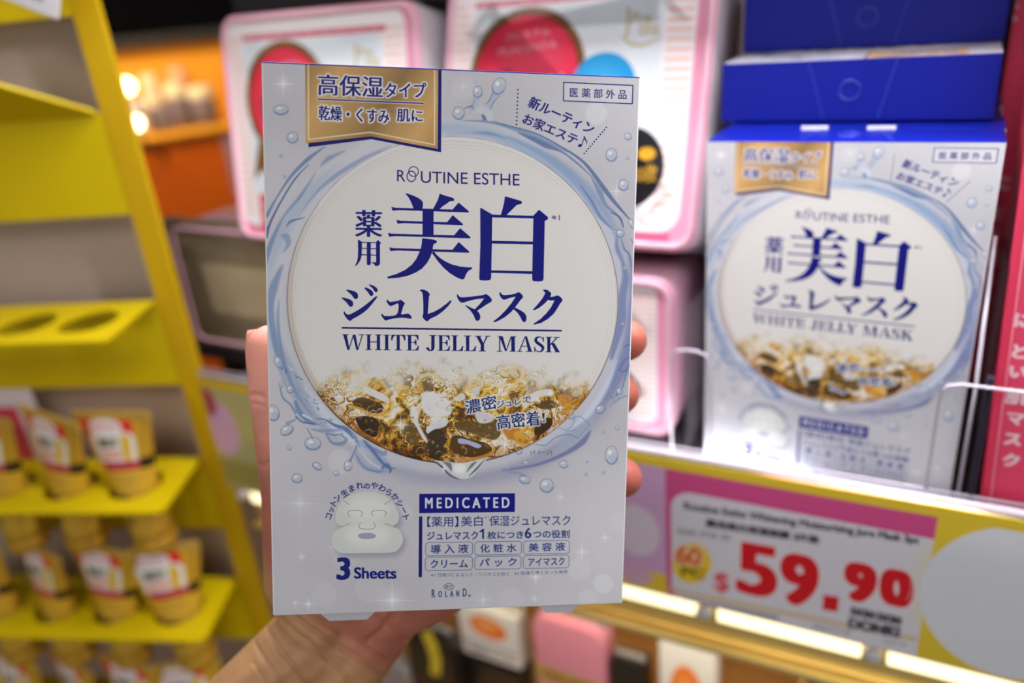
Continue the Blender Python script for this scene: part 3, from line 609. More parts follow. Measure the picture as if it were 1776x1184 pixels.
    SM(T, [(375, 94), (390, 80), (440, 98), (490, 132), (508, 170), (500, 202), (480, 212), (458, 200), (425, 150)], B2); SM(T, [(443, 42), (458, 34), (520, 56), (562, 88), (576, 118), (570, 142), (550, 151), (530, 138), (495, 90)], B2)
    SM(T, [(56, 450), (64, 450), (90, 485), (125, 498), (180, 480), (300, 412), (430, 316), (540, 222), (560, 216), (568, 228), (500, 320), (400, 430), (290, 510), (190, 566), (165, 590), (146, 594), (110, 570), (72, 520), (52, 475)], B2)
    SM(T, [(718, 268), (728, 266), (750, 290), (780, 300), (900, 280), (918, 266), (935, 270), (985, 308), (992, 330), (972, 360), (955, 420), (940, 490), (1020, 480), (1050, 482), (1090, 515), (1098, 545), (1080, 558), (1040, 550), (940, 542), (820, 556), (740, 574), (710, 586), (680, 575), (645, 530), (630, 495), (640, 480), (665, 505), (700, 518), (868, 492), (895, 330), (830, 345), (780, 362), (750, 350), (722, 310), (715, 285)], B2)
    F(T, [(1224, 118), (1250, 106), (1290, 110), (1340, 132), (1376, 170), (1378, 188), (1366, 215), (1356, 350), (1346, 482), (1440, 450), (1540, 395), (1640, 320), (1696, 272), (1708, 270), (1714, 284), (1670, 350), (1590, 430), (1500, 500), (1380, 560), (1350, 590), (1330, 594), (1300, 575), (1270, 540), (1268, 505), (1278, 480), (1278, 300), (1272, 190), (1262, 150)], B2)
    T = crop(780, 490, 8.88)
    F(T, [(108, 190), (116, 176), (124, 180), (140, 208), (175, 224), (240, 222), (420, 202), (515, 188), (540, 174), (570, 176), (620, 215), (646, 255), (648, 280), (620, 300), (560, 336), (416, 432), (380, 410), (460, 330), (530, 238), (420, 248), (300, 275), (220, 302), (190, 308), (160, 296), (130, 260), (112, 220)], B2)
    SM(T, [(242, 356), (254, 348), (310, 376), (380, 408), (440, 450), (468, 510), (460, 560), (440, 580), (415, 584), (392, 564), (360, 490), (310, 420)], B2)
    F(T, [(764, 150), (774, 140), (784, 150), (805, 178), (840, 188), (940, 178), (1010, 164), (1040, 144), (1070, 142), (1110, 175), (1130, 208), (1122, 225), (1090, 260), (1002, 378), (940, 450), (840, 530), (740, 585), (680, 606), (668, 594), (760, 520), (860, 420), (950, 310), (1016, 208), (940, 224), (870, 248), (840, 258), (812, 250), (780, 214), (766, 184)], B2)
    F(T, [(1005, 378), (1080, 414), (1150, 460), (1180, 510), (1180, 560), (1165, 594), (1140, 602), (1118, 588), (1090, 530), (1050, 465), (980, 400)], B2)
    F(T, [(1436, 108), (1450, 98), (1500, 102), (1550, 140), (1564, 165), (1545, 212), (1600, 205), (1640, 192), (1680, 192), (1720, 225), (1738, 262), (1728, 280), (1700, 310), (1660, 380), (1600, 470), (1510, 550), (1410, 610), (1300, 640), (1286, 628), (1400, 550), (1490, 460), (1560, 370), (1615, 262), (1550, 266), (1515, 256), (1440, 330), (1360, 390), (1295, 418), (1280, 408), (1360, 320), (1430, 230), (1474, 150)], B2)
    cv.stroke([(593.4, 569), (973, 572.3)], 2.9, (20, 24, 110), smooth=False)
    # --- serif line
    for T, polys in ((crop(590, 570, 8.88), 'a'), (crop(780, 570, 8.88), 'b')):
        L = []
        def bx(x0, y0, x1, y1): L.append(T([(x0, y0), (x1, y0), (x1, y1), (x0, y1)]))
        def sf(x0, y0, x1): L.append(T([(x0, y0), (x1, y0), (x1, y0+9), (x1-18, y0+12), (x0+18, y0+12), (x0, y0+9)]))
        def sb(x0, y0, x1): L.append(T([(x0+18, y0-3), (x1-18, y0-3), (x1, y0), (x1, y0+9), (x0, y0+9), (x0, y0)]))
        def st(xa, ya, xb, yb, wa, wb): L.append(T([(xa-wa/2, ya), (xa+wa/2, ya), (xb+wb/2, yb), (xb-wb/2, yb)]))
        def pl(p, dx=0, dy=0): L.append(T([(x+dx, y+dy) for x, y in p]))
        def Eb(dx, dy):
            bx(1043+dx, 98+dy, 1090+dx, 332+dy); sf(1018+dx, 97+dy, 1200+dx); pl([(1200, 98), (1205, 170), (1190, 170), (1170, 122), (1130, 106), (1130, 98)], dx, dy)
            bx(1088+dx, 205+dy, 1160+dx, 215+dy); pl([(1172, 168), (1172, 255), (1156, 255), (1150, 228), (1125, 215), (1125, 205), (1148, 195), (1158, 168)], dx, dy)
            bx(1015+dx, 326+dy, 1195+dx, 335+dy); pl([(1208, 262), (1200, 335), (1110, 335), (1120, 326), (1160, 318), (1180, 300), (1192, 262)], dx, dy)
        def Lb(dx, dy):
            bx(50+dx, 103+dy, 100+dx, 335+dy); sf(20+dx, 100+dy, 125+dx); bx(18+dx, 330+dy, 190+dx, 339+dy); pl([(206, 262), (196, 339), (110, 339), (120, 330), (155, 322), (175, 300), (190, 262)], dx, dy)
        if polys == 'a':
            st(72, 97, 125, 332, 56, 34); st(204, 97, 132, 320, 16, 14); st(212, 97, 262, 332, 46, 30); st(340, 98, 270, 325, 16, 14); sf(28, 91, 132); sf(282, 91, 368); bx(190, 96, 235, 106)
            bx(413, 95, 460, 330); bx(562, 95, 610, 330); bx(455, 200, 565, 213); sf(386, 92, 487); sf(535, 92, 638); sb(386, 322, 487); sb(535, 322, 638)
            bx(690, 95, 738, 330); sf(662, 94, 767); sb(662, 323, 767)
            bx(868, 98, 915, 330); bx(787, 96, 998, 106); pl([(787, 98), (782, 180), (799, 180), (818, 122), (850, 106), (850, 98)]); pl([(998, 98), (1003, 183), (986, 183), (966, 122), (935, 106), (935, 98)]); sb(836, 325, 948)
            Eb(0, 0); Eb(480, 3)
            bx(1400, 100, 1450, 290); sf(1372, 98, 1476); pl([(1400, 280), (1450, 280), (1444, 315), (1422, 337), (1385, 345), (1350, 336), (1325, 312), (1322, 296), (1338, 284), (1360, 288), (1371, 305), (1374, 326), (1388, 329), (1400, 310)])
        else:
            Lb(0, 0); Lb(198, 2)
            bx(475, 215, 525, 340); st(432, 108, 500, 240, 58, 50); st(577, 108, 510, 235, 20, 20); sf(384, 105, 488); sf(533, 105, 620); sb(445, 335, 552)
            bx(758, 112, 776, 340); st(788, 112, 862, 338, 54, 26); st(946, 112, 870, 325, 18, 14); bx(946, 114, 1000, 340); sf(735, 107, 800); sf(960, 110, 1020); sb(722, 338, 805); sb(915, 338, 1015)
            st(1160, 112, 1068, 342, 14, 18); st(1170, 110, 1235, 342, 32, 54); bx(1105, 255, 1215, 267); sb(1035, 338, 1118); sb(1170, 338, 1275)
            s = cv.stroke_polys(T([(1440, 185), (1425, 140), (1380, 117), (1335, 135), (1322, 168), (1345, 205), (1395, 240), (1433, 280), (1420, 325), (1375, 346), (1325, 325), (1305, 278)]), np.array([16, 10, 14, 34, 44, 46, 46, 42, 30, 14, 12, 16])/8.88)
            L += s; pl([(1432, 122), (1447, 118), (1448, 186), (1430, 186)]); pl([(1298, 275), (1314, 275), (1316, 352), (1302, 345)])
            bx(1500, 118, 1548, 350); L += cv.stroke_polys(T([(1655, 122), (1545, 240)]), 16/8.88, cap=False); st(1583, 212, 1662, 350, 54, 60); sf(1480, 116, 1575); sf(1595, 118, 1695); sb(1472, 344, 1570); sb(1605, 344, 1698)
        cv.fill(L, (18, 28, 112))
    # --- words on the jelly
    HW = ((236, 236, 240), 3.4, .9); IB = (20, 44, 118)
    cv.text('濃密', (804.5, 694.5), (859.4, 683.5), (808, 718.3), IB, bold=(1.8, .6), halo=HW); cv.text('ジュレ', (860.4, 694.9), (902.4, 688.5), (862, 706.9), IB, bold=(1.2, .6), halo=HW)
    cv.text('で', (905.8, 688.3), (920, 685.8), (907.5, 699.2), IB, bold=(1., .6), halo=HW); cv.text('高密着', (859.4, 719.4), (933.7, 710.6), (862.8, 744.9), IB, bold=(2., .6), halo=HW)
    cv.text('!', (939.5, 715), (944, 714.4), (940.4, 731), IB, bold=(1, 0), halo=HW)
    cv.text('(イメージ)', (919.3, 779.3), (956.5, 778.5), (919.8, 789.5), (70, 74, 96))
    # --- sheet mask drawing
    S = crop(550, 830, 6.233)
    OUT = S([(188, 440), (195, 360), (240, 270), (320, 195), (430, 148), (535, 138), (640, 146), (750, 195), (830, 275), (875, 370), (880, 430), (862, 480), (812, 515), (880, 550), (920, 620), (918, 690), (870, 765), (790, 800), (530, 806), (270, 808), (190, 770), (148, 700), (145, 630), (180, 570), (255, 525), (205, 485)])
    OS = smooth_closed(OUT, 5)
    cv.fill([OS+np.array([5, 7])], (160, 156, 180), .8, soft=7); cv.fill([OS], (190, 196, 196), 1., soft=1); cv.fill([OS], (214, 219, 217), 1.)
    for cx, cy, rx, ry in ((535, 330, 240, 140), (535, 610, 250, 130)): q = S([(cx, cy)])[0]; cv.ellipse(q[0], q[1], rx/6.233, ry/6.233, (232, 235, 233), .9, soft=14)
    for p in ([(285, 243), (345, 283)], [(785, 238), (722, 280)], [(348, 415), (326, 378), (345, 352), (400, 345), (455, 350), (487, 378), (468, 410)], [(600, 408), (582, 375), (605, 350), (665, 343), (720, 350), (741, 375), (722, 408)],
              [(466, 480), (445, 515), (465, 540), (533, 548), (600, 540), (622, 515), (602, 476)], [(252, 525), (348, 487)], [(812, 515), (722, 484)]):
        cv.stroke(S(p), .9, (120, 122, 128), .9)

    cv.stroke(np.r_[OS, OS[:1]], .7, (170, 174, 176), .8, smooth=False)
    q = S([(532, 621)])[0]; cv.ellipse(q[0], q[1], 97/6.233, 34/6.233, (170, 166, 186), 1., soft=.8)
    IK = (24, 34, 124)
    for ch, x, y, em in (('コ', 118, 410, 86), ('ッ', 145, 338, 76), ('ト', 170, 272, 86), ('ン', 212, 212, 86), ('生', 293, 160, 86), ('ま', 367, 108, 86), ('れ', 455, 76, 86), ('の', 534, 80, 74), ('や', 616, 76, 84), ('わ', 700, 102, 86), ('ら', 772, 146, 84), ('か', 838, 196, 86), ('シ', 888, 268, 86), ('ー', 935, 342, 80), ('ト', 955, 412, 86)):
        q = S([(x, y)])[0]; ang = math.atan2(x-537, -(y-505))*.93
        cv.glyph(ch, q, em/6.233, ang, IK, bold=(1.1, 1.1))
    cv.text('3', S([(208, 853)])[0], S([(356, 853)])[0], S([(200, 1096)])[0], (14, 28, 124), bold=(9, 4)); cv.text('Sheets', S([(392, 960)])[0], S([(850, 960)])[0], S([(392, 1083)])[0], (14, 28, 124), bold=(3.6, 2))
    # --- text block
    D = crop(720, 845, 5.921); I1 = (24, 44, 124); P = lambda x, y: D([(x, y)])[0]
    cv.fill([D([(37, 67), (1020, 57), (1018, 248), (36, 265)])], (14, 20, 130)); cv.text('M E D I C A T E D', P(95, 105), P(965, 96), P(95, 217), (226, 229, 238), bold=(3.4, 2.2))
    cv.fill([D([(35, 298), (68, 298), (63, 922), (28, 922)])], (14, 22, 116))
    def tx(s, a, b, c, bo=(.5, .5), col=I1, al=1.): cv.text(s, P(*a), P(*b), P(*c), col, al, bold=bo)
    tx('【薬用】', (118, 300), (438, 296), (118, 406)); tx('美白', (465, 294), (688, 290), (465, 400)); tx('※1', (702, 297), (748, 295), (702, 318), (0, 0), (90, 96, 140)); tx('保湿ジュレマスク', (757, 288), (1590, 278), (757, 395))
    b = (1.1, 1.1)
    tx('ジュレマスク', (115, 455), (640, 448), (118, 540), b); cv.fill([D([(690, 422), (701, 422), (701, 525), (682, 525), (682, 450), (658, 462), (655, 448)])], I1); tx('枚につき', (735, 448), (1105, 440), (735, 530), b); tx('6', (1120, 412), (1188, 412), (1120, 518), (3, 1)); tx('つの役割', (1205, 435), (1582, 430), (1205, 518), b)
    tx('導 入 液', (155, 588), (540, 580), (155, 680), b); tx('化 粧 水', (660, 580), (1035, 572), (660, 668), b); tx('美 容 液', (1160, 568), (1535, 558), (1160, 655), b)
    tx('クリーム', (150, 742), (535, 738), (150, 828), b); tx('パ ッ ク', (655, 728), (1035, 720), (655, 812), b); tx('アイマスク', (1155, 722), (1530, 710), (1155, 805), b)
    for q in ([(102, 567), (585, 558), (583, 692), (100, 703)], [(607, 557), (1088, 549), (1085, 683), (605, 693)], [(1108, 547), (1580, 538), (1578, 672), (1107, 682)], [(98, 717), (583, 709), (580, 845), (95, 855)], [(605, 707), (1083, 700), (1080, 832), (605, 841)], [(1105, 697), (1577, 688), (1573, 820), (1102, 830)]):
        q = np.array(q, float); out = []
        for i in range(4):
            a, m_, c = q[i-1], q[i], q[(i+1) % 4]; r = 34.
            u = (a-m_)/np.linalg.norm(a-m_); v_ = (c-m_)/np.linalg.norm(c-m_)
            for k in range(6): t = k/5; out.append((1-t)**2*(m_+u*r)+2*t*(1-t)*m_+t*t*(m_+v_*r))
        out.append(out[0]); cv.stroke(D(out), .9, (60, 70, 130), .9, smooth=False)
    tx('※1 日焼けによるシミ・ソバカスを防ぐ', (155, 878), (960, 865), (155, 920), (0, 0), (84, 92, 140)); tx('※2 乾燥で厚くなった角質', (1010, 862), (1562, 842), (1010, 898), (0, 0), (84, 92, 140))
    oc = D([(288, 1017), (300, 998), (318, 988), (338, 983), (358, 988), (378, 998), (389, 1017), (378, 1037), (358, 1047), (338, 1052), (318, 1047), (300, 1037)]); cv.stroke(oc+[oc[0]], 1., (50, 66, 130), smooth=False)
    tx('BY', (308, 1003), (372, 1003), (308, 1032), (.6, .4), (60, 76, 136))
    for ch, x0, x1, y0_, y1_ in (('R', 163, 198, 1048, 1130), ('O', 230, 268, 1062, 1127), ('L', 300, 325, 1062, 1125), ('A', 350, 386, 1060, 1123), ('N', 414, 445, 1056, 1120), ('D', 481, 522, 1036, 1118)):
        tx(ch, (x0, y0_), (x1, y0_), (x0, y1_), (1.4, .6), (28, 54, 124))
    q = P(550, 1110); cv.ring(q[0], q[1], 1.9, 1.9, .7, (50, 66, 130)); cv.ellipse(q[0], q[1], .9, .9, (50, 66, 130))
    return cv
# ------------------------------------------------------------------ setting: floor, walls, ceiling, shelving
M_dark = mat('dark_wall_paint', (34, 32, 38), .8); M_floor = mat('vinyl_floor', (120, 112, 104), .35, scale=6); M_ceil = mat('dark_ceiling', (40, 38, 42), .9)
M_gon = mat('charcoal_steel', (46, 42, 48), .45); M_white = mat('white_steel', (205, 203, 206), .4)
tag(obj('floor', bm_box(-4, -3, -.05, 3, 4.2, 0), M_floor), kind='structure')
tag(obj('wall_back', bm_box(-4, 4.0, 0, 3, 4.1, 3), M_dark), kind='structure')
tag(obj('wall_left', bm_box(-4.1, -3, 0, -4.0, 4.1, 3), M_dark), kind='structure')
tag(obj('ceiling', bm_box(-4, -3, 2.95, 3, 4.1, 3.0), M_ceil), kind='structure')

# the shelving the cartons stand on
gon = thing('shelving_unit', 'dark steel shelving unit behind and below the boxed goods', 'shelving', Matrix.Translation((-.15, .60, 0)))
def gpart(name, b, m): bmesh.ops.translate(b, verts=b.verts, vec=(.15, -.60, 0)); return obj(name, b, m, gon)
gpart('back_panel', bm_box(-.68, .665, .05, .50, .68, 1.80, .002), M_gon)
gpart('shelf_board', bm_box(-.468, .368, 1.129, .50, .664, 1.143, .001), M_gon); gpart('shelf_board', bm_box(-.58, .418, 1.129, -.469, .664, 1.143, .001), M_gon)
gpart('shelf_board', bm_box(-.42, .368, 1.487, .50, .664, 1.50, .001), M_white)
gpart('shelf_board', bm_box(-.47, .368, .765, .50, .664, .78, .001), mat('tan_board', (176, 140, 92), .6))
gpart('plinth', bm_box(-.47, .40, 0, .50, .664, .05), M_gon)
gpart('side_panel', bm_box(-.583, .46, .0, -.580, .664, 1.128), M_gon)
# white light tube under the upper shelf
M_tube = mat('white_light_tube', (255, 255, 255), .4, emit=(1, .98, 1), estr=5)
tb = thing('shelf_light', 'white light tube fixed under the upper shelf above the pink packs', 'light', Matrix.Translation((-.18, .352, 1.478)))
obj('light_tube', bm_tube([(-.26, 0, 0), (.40, 0, 0)], .006, 12), M_tube, tb, True); obj('tube_holder', bm_box(-.27, -.004, -.001, .41, .020, .009, .001), M_white, tb)
# strip at the foot of the cartons, behind the price rail
M_strip = mat('cool_light_strip', (255, 255, 255), .4, emit=(.96, .98, 1.), estr=44)
ls = thing('foot_light', 'slim white light strip lying at the foot of the boxes behind the price rail', 'light', Matrix.Translation((-.05, .3615, 1.1445)))
obj('light_strip', bm_box(-.085, -.0015, .0015, .085, .0015, .0045, .0005), M_strip, ls); obj('strip_base', bm_box(-.087, -.002, -.0015, .087, .002, .001, .0003), M_white, ls)
# gold-lit lip under the price rail
M_gold = mat('gold_plastic', (236, 208, 130), .30, .6, .6, vary=.03); M_cream = mat('cream_card', (226, 210, 150), .5)
M_wstrip = mat('warm_light_strip', (255, 240, 200), .4, emit=(1., .86, .50), estr=1.7)
gl = thing('gold_light_rail', 'glossy gold light rail with bright warm lamps under the price card', 'light', Matrix.Translation((-.05, .372, 1.046)))
obj('gold_trim', bm_box(-.415, 0, -.024, .35, .004, .012, .001), M_gold, gl)
obj('gold_lip', bm_box(-.415, -.008, -.030, .35, .003, -.0255, .001), M_gold, gl)
for i in range(8):
    obj('light_segment', bm_box(-.412+i*.093, -.005, -.006, -.412+i*.093+.080, -.0005, .007, .001), M_wstrip, gl)
    obj('clip', bm_lathe([(.0035, -.002), (.0045, 0), (.0045, .004), (.002, .005)], 14), M_white, gl, True, None).matrix_basis = Matrix.Translation((-.412+i*.093-.0075, -.004, 0)) @ Matrix.Rotation(math.pi/2, 4, 'X')

# ------------------------------------------------------------------ far orange display beyond the aisle
D = 2.2; oh = at(290, 200, D); fw = np.array([CM[0, 2], CM[1, 2], 0]); fw /= np.linalg.norm(fw); vdir = oh-CC; vdir[2] = 0; vdir /= np.linalg.norm(vdir); xr = np.array([vdir[1], -vdir[0], 0])
FAR = M4(xr, vdir, (0, 0, 1), (oh[0], oh[1], 0)); zt = at(290, 78, D)[2]
M_or = mat('orange_board', (250, 166, 48), .6, spec=.2, scale=9, vary=.12); M_or2 = mat('orange_counter', (216, 98, 8), .6, spec=.2, scale=9, vary=.08)
fd = thing('orange_counter', 'far orange display counter with shelf of jars beyond the aisle', 'counter', FAR)
obj('back_panel', bm_box(-.9, .10, .80, .9, .12, zt, .004), M_or, fd); zs = at(290, 222, D)[2]
obj('counter_top', bm_box(-.9, -.16, zs-.012, .9, .10, zs, .003), M_or, fd); obj('counter_front', bm_box(-.9, -.14, .02, .9, -.12, zs-.012, .003), M_or2, fd); obj('top_rail', bm_box(-.9, .06, zt, .9, .14, zt+.03, .004), mat('black_rail', (20, 16, 18), .6), fd)
obj('leaflet', bm_box(.12, -.150, zs-.19, .28, -.145, zs-.03, .001), mat('mauve_leaflet', (170, 140, 150), .6), fd)
def far_jar(px, py, w_, h_, label, body, lid):
    p = at(px, py, D-.06); zz = zs; k = FAR.inverted() @ Vector(p)
    t = thing('jar', label, 'jar', FAR @ Matrix.Translation((k.x, -.04 if h_ < .12 else .03, zs)), 'jars on the far orange counter')
    obj('jar_body', bm_lathe([(w_*.8, 0), (w_, .006), (w_, h_*.62), (w_*.86, h_*.68)], 20), body, t, True)
    obj('lid', bm_lathe([(w_*.9, h_*.68), (w_*.94, h_*.70), (w_*.94, h_*.96), (w_*.8, h_)], 20), lid, t, True)
JW = mat('milk_glass', (244, 240, 238), .3); JG = mat('grey_label', (120, 108, 118), .5); JP = mat('peach_lid', (240, 180, 140), .4); JC = mat('pale_lid', (240, 232, 196), .4)
far_jar(232, 190, .034, .085, 'white jar at the left end of the far orange counter', JW, JW); far_jar(262, 160, .024, .14, 'pale slim jar standing second from the left on the far orange counter', JC, JC)
far_jar(280, 190, .034, .062, 'low grey jar in the middle of the far orange counter', JG, JG); far_jar(305, 168, .030, .115, 'cream-lidded jar right of the low grey jar on the orange counter', JG, JC)
far_jar(317, 160, .026, .15, 'peach tall jar at the back of the far orange counter', JP, JP); far_jar(352, 180, .036, .10, 'grey jar with pale lid at the right end of the far orange counter', JG, JC)
M_bulb = mat('warm_lamp', (255, 240, 190), .4, emit=(1., .82, .40), estr=11)
for px, py, r, lb in ((219, 150, .018, 'upper round glowing lamp at the left end of the orange counter'), (236, 214, .015, 'lower round glowing lamp at the left end of the orange counter')):
    p = at(px, py, D-.2); t = thing('display_lamp', lb, 'lamp', Matrix.Translation(p), 'small lamps of the orange counter')
    b = bmesh.new(); bmesh.ops.create_uvsphere(b, u_segments=20, v_segments=12, radius=r); obj('bulb', b, M_bulb, t, True)
    obj('lamp_stem', bm_tube([(0, 0, -r), (0, .01, -r-.05), (-.02, .09, -r-.09)], .004, 8), M_gon, t, True)
# ------------------------------------------------------------------ mask cartons
art = paint_mask_art(); IMG_MASK = art.image('mask_carton_print')
M_print = print_mat('mask_carton_print', IMG_MASK, .5, 0., .18); M_side = mat('carton_side', (212, 212, 222), .45, coat=.1); M_blue = mat('carton_blue', (7, 23, 138), .45, coat=.0, spec=.25, vary=.02); M_edge = mat('carton_crease', (228, 228, 232), .5)
def carton_body(bev=.0005):
    b = bm_box(0, 0, 0, BOX_W, BOX_D, BOX_H, bev, 2)
    me = bpy.data.meshes.new('carton_body'); b.normal_update()
    for f in b.faces:
        n = f.normal; f.smooth = False
        f.material_index = 0 if n.y < -.95 else (2 if n.z > .3 else 3 if n.z < -.3 else (3 if n.y < -.3 else 1))
    b.to_mesh(me); b.free()
    for m in (M_print, M_side, M_blue, M_edge): me.materials.append(m)
    uv_planar(me, lambda c: (c.x/BOX_W, c.z/BOX_H))
    return me
CB = carton_body()
def slot_tabs(t):
    for x in (.0375, .0660): obj('locking_tab', bm_box(x, BOX_D-.0022, BOX_H-.0006, x+.012, BOX_D-.0012, BOX_H+.0016, .0002), M_edge, t)
def end_mark(t):
    """embossed hang ring and the two creases on the blue end"""
    k = [(BOX_W*.5+.0045*math.cos(2*math.pi*i/24), BOX_D*.5+.0045*math.sin(2*math.pi*i/24), BOX_H+.0001) for i in range(24)]
    obj('embossed_ring', bm_tube(k, .0005, 6, closed=True), mat('emboss_blue', (40, 56, 170), .35, coat=.2), t, True)
    for a, b_ in ((.041, .047), (.079, .071)):
        obj('crease', bm_tube([(a, .001, BOX_H), (b_, BOX_D-.001, BOX_H)], .00035, 6), mat('emboss_blue', (58, 76, 190)), t)
def carton(label, mw, group=None, marks=True):
    t = thing('mask_box', label, 'box', mw, group)
    link(bpy.data.objects.new('carton_body', CB), t)
    if marks: end_mark(t)
    if marks == 2: slot_tabs(t)
    return t
# the held one
W_, H_ = BOX_W, BOX_H
c0 = CM @ np.array([0.99362625, 0.00247692, 0.11269755]); c1 = CM @ np.array([-0.01608981, 0.99263828, 0.12004319]); c2 = CM @ np.array([-0.11157056, -0.12109134, 0.9863513])
hTL = CC + CM @ np.array([-0.07737652, -0.08642891, 0.24563366])
HERO = M4(c0, c2, -c1, hTL+c1*H_)
hero = carton('upright white and blue sheet mask box held up in the hand', HERO, marks=False)
M_tab = mat('carton_tab', (178, 179, 189), .5)
for xa, xb in ((.0150, .0345), (.0895, .1052)):   # card tabs pushed out under the front edge
    obj('bottom_tab', bm_plate([(xa, .0006), (xb, .0006), (xb-.0035, -.0026), (xa+.0035, -.0026)], .0003, .0008), M_tab, hero)
# the display ones
GR = 'mask boxes standing in the row behind'
X0, Y0, ZS = -.10034527, .37370726, 1.14521
shop = carton('front mask box standing behind the clear lip right of the held one', Matrix.Translation((X0, Y0, ZS)), marks=2)
for i, lb in enumerate(('second mask box in the standing row, right behind the front one', 'third mask box in the standing row under the lying boxes', 'fourth mask box in the standing row under the lying boxes', 'rearmost mask box in the standing row under the lying boxes')):
    carton(lb, Matrix.Translation((X0-.0006*((i % 2)*2-1), Y0+(BOX_D+.0009)*(i+1)+(.001 if i else .0), ZS)), GR, marks=False)
LIE = Matrix(((-1, 0, 0, 0), (0, 0, -1, 0), (0, -1, 0, 0), (0, 0, 0, 1)))
def lying(x, y, z, rot, label):
    return carton(label, Matrix.Translation((x, y, z)) @ Matrix.Rotation(rot, 4, 'Z') @ Matrix.Translation((BOX_W, BOX_H, BOX_D)) @ LIE)
lying(-.1045, .4155, 1.3262, -.004, 'lower of the two lying mask boxes with its blue end forward')
lying(-.1035, .4560, 1.3550, .012, 'upper of the two lying mask boxes, blue end cut by the top of the picture')

# ------------------------------------------------------------------ clear lips and dividers, price rail
M_acr = clear_mat('clear_acrylic', (.985, .985, .99), .15); M_acre = mat('acrylic_edge', (214, 206, 222), .15, coat=.8)
def lip(x0, x1, label):
    t = thing('acrylic_divider', label, 'divider', Matrix.Translation((0, .362, 1.1436)))
    obj('front_lip', bm_plate(round_rect(x0, .0, x1, .0775, .006), 0, .0012), M_acr, t)
    obj('lip_edge', bm_tube([(x0+.0003, .0006, .004), (x0+.0003, .0006, .071), (x0+.003, .0006, .0762), (x0+.008, .0006, .0775), (x1-.008, .0006, .0775), (x1-.003, .0006, .0762), (x1-.0003, .0006, .071), (x1-.0003, .0006, .004)], .0007, 8), M_acre, t, True)
    return t
l1 = lip(-.1155, -.094, 'clear acrylic divider with rounded lip between pink pack and front mask box')
obj('divider_wall', bm_box(-.1080, .0012, .0, -.1068, .28, .10, .0003), M_acr, l1)
l2 = lip(.0085, .075, 'clear acrylic divider with rounded lip between front mask box and red pack')
obj('divider_wall', bm_box(.0268, .004, .0, .0280, .28, .13, .0003), M_acr, l2)
obj('divider_front_edge', bm_box(.0262, .0012, .0, .0290, .0045, .082, .0005), mat('smoked_edge', (46, 44, 66), .3, coat=.5), l2)
obj('divider_edge', bm_tube([(.0225, .004, .002), (.0226, .004, .075), (.0215, .02, .14)], .0008, 8), M_acre, l2, True)

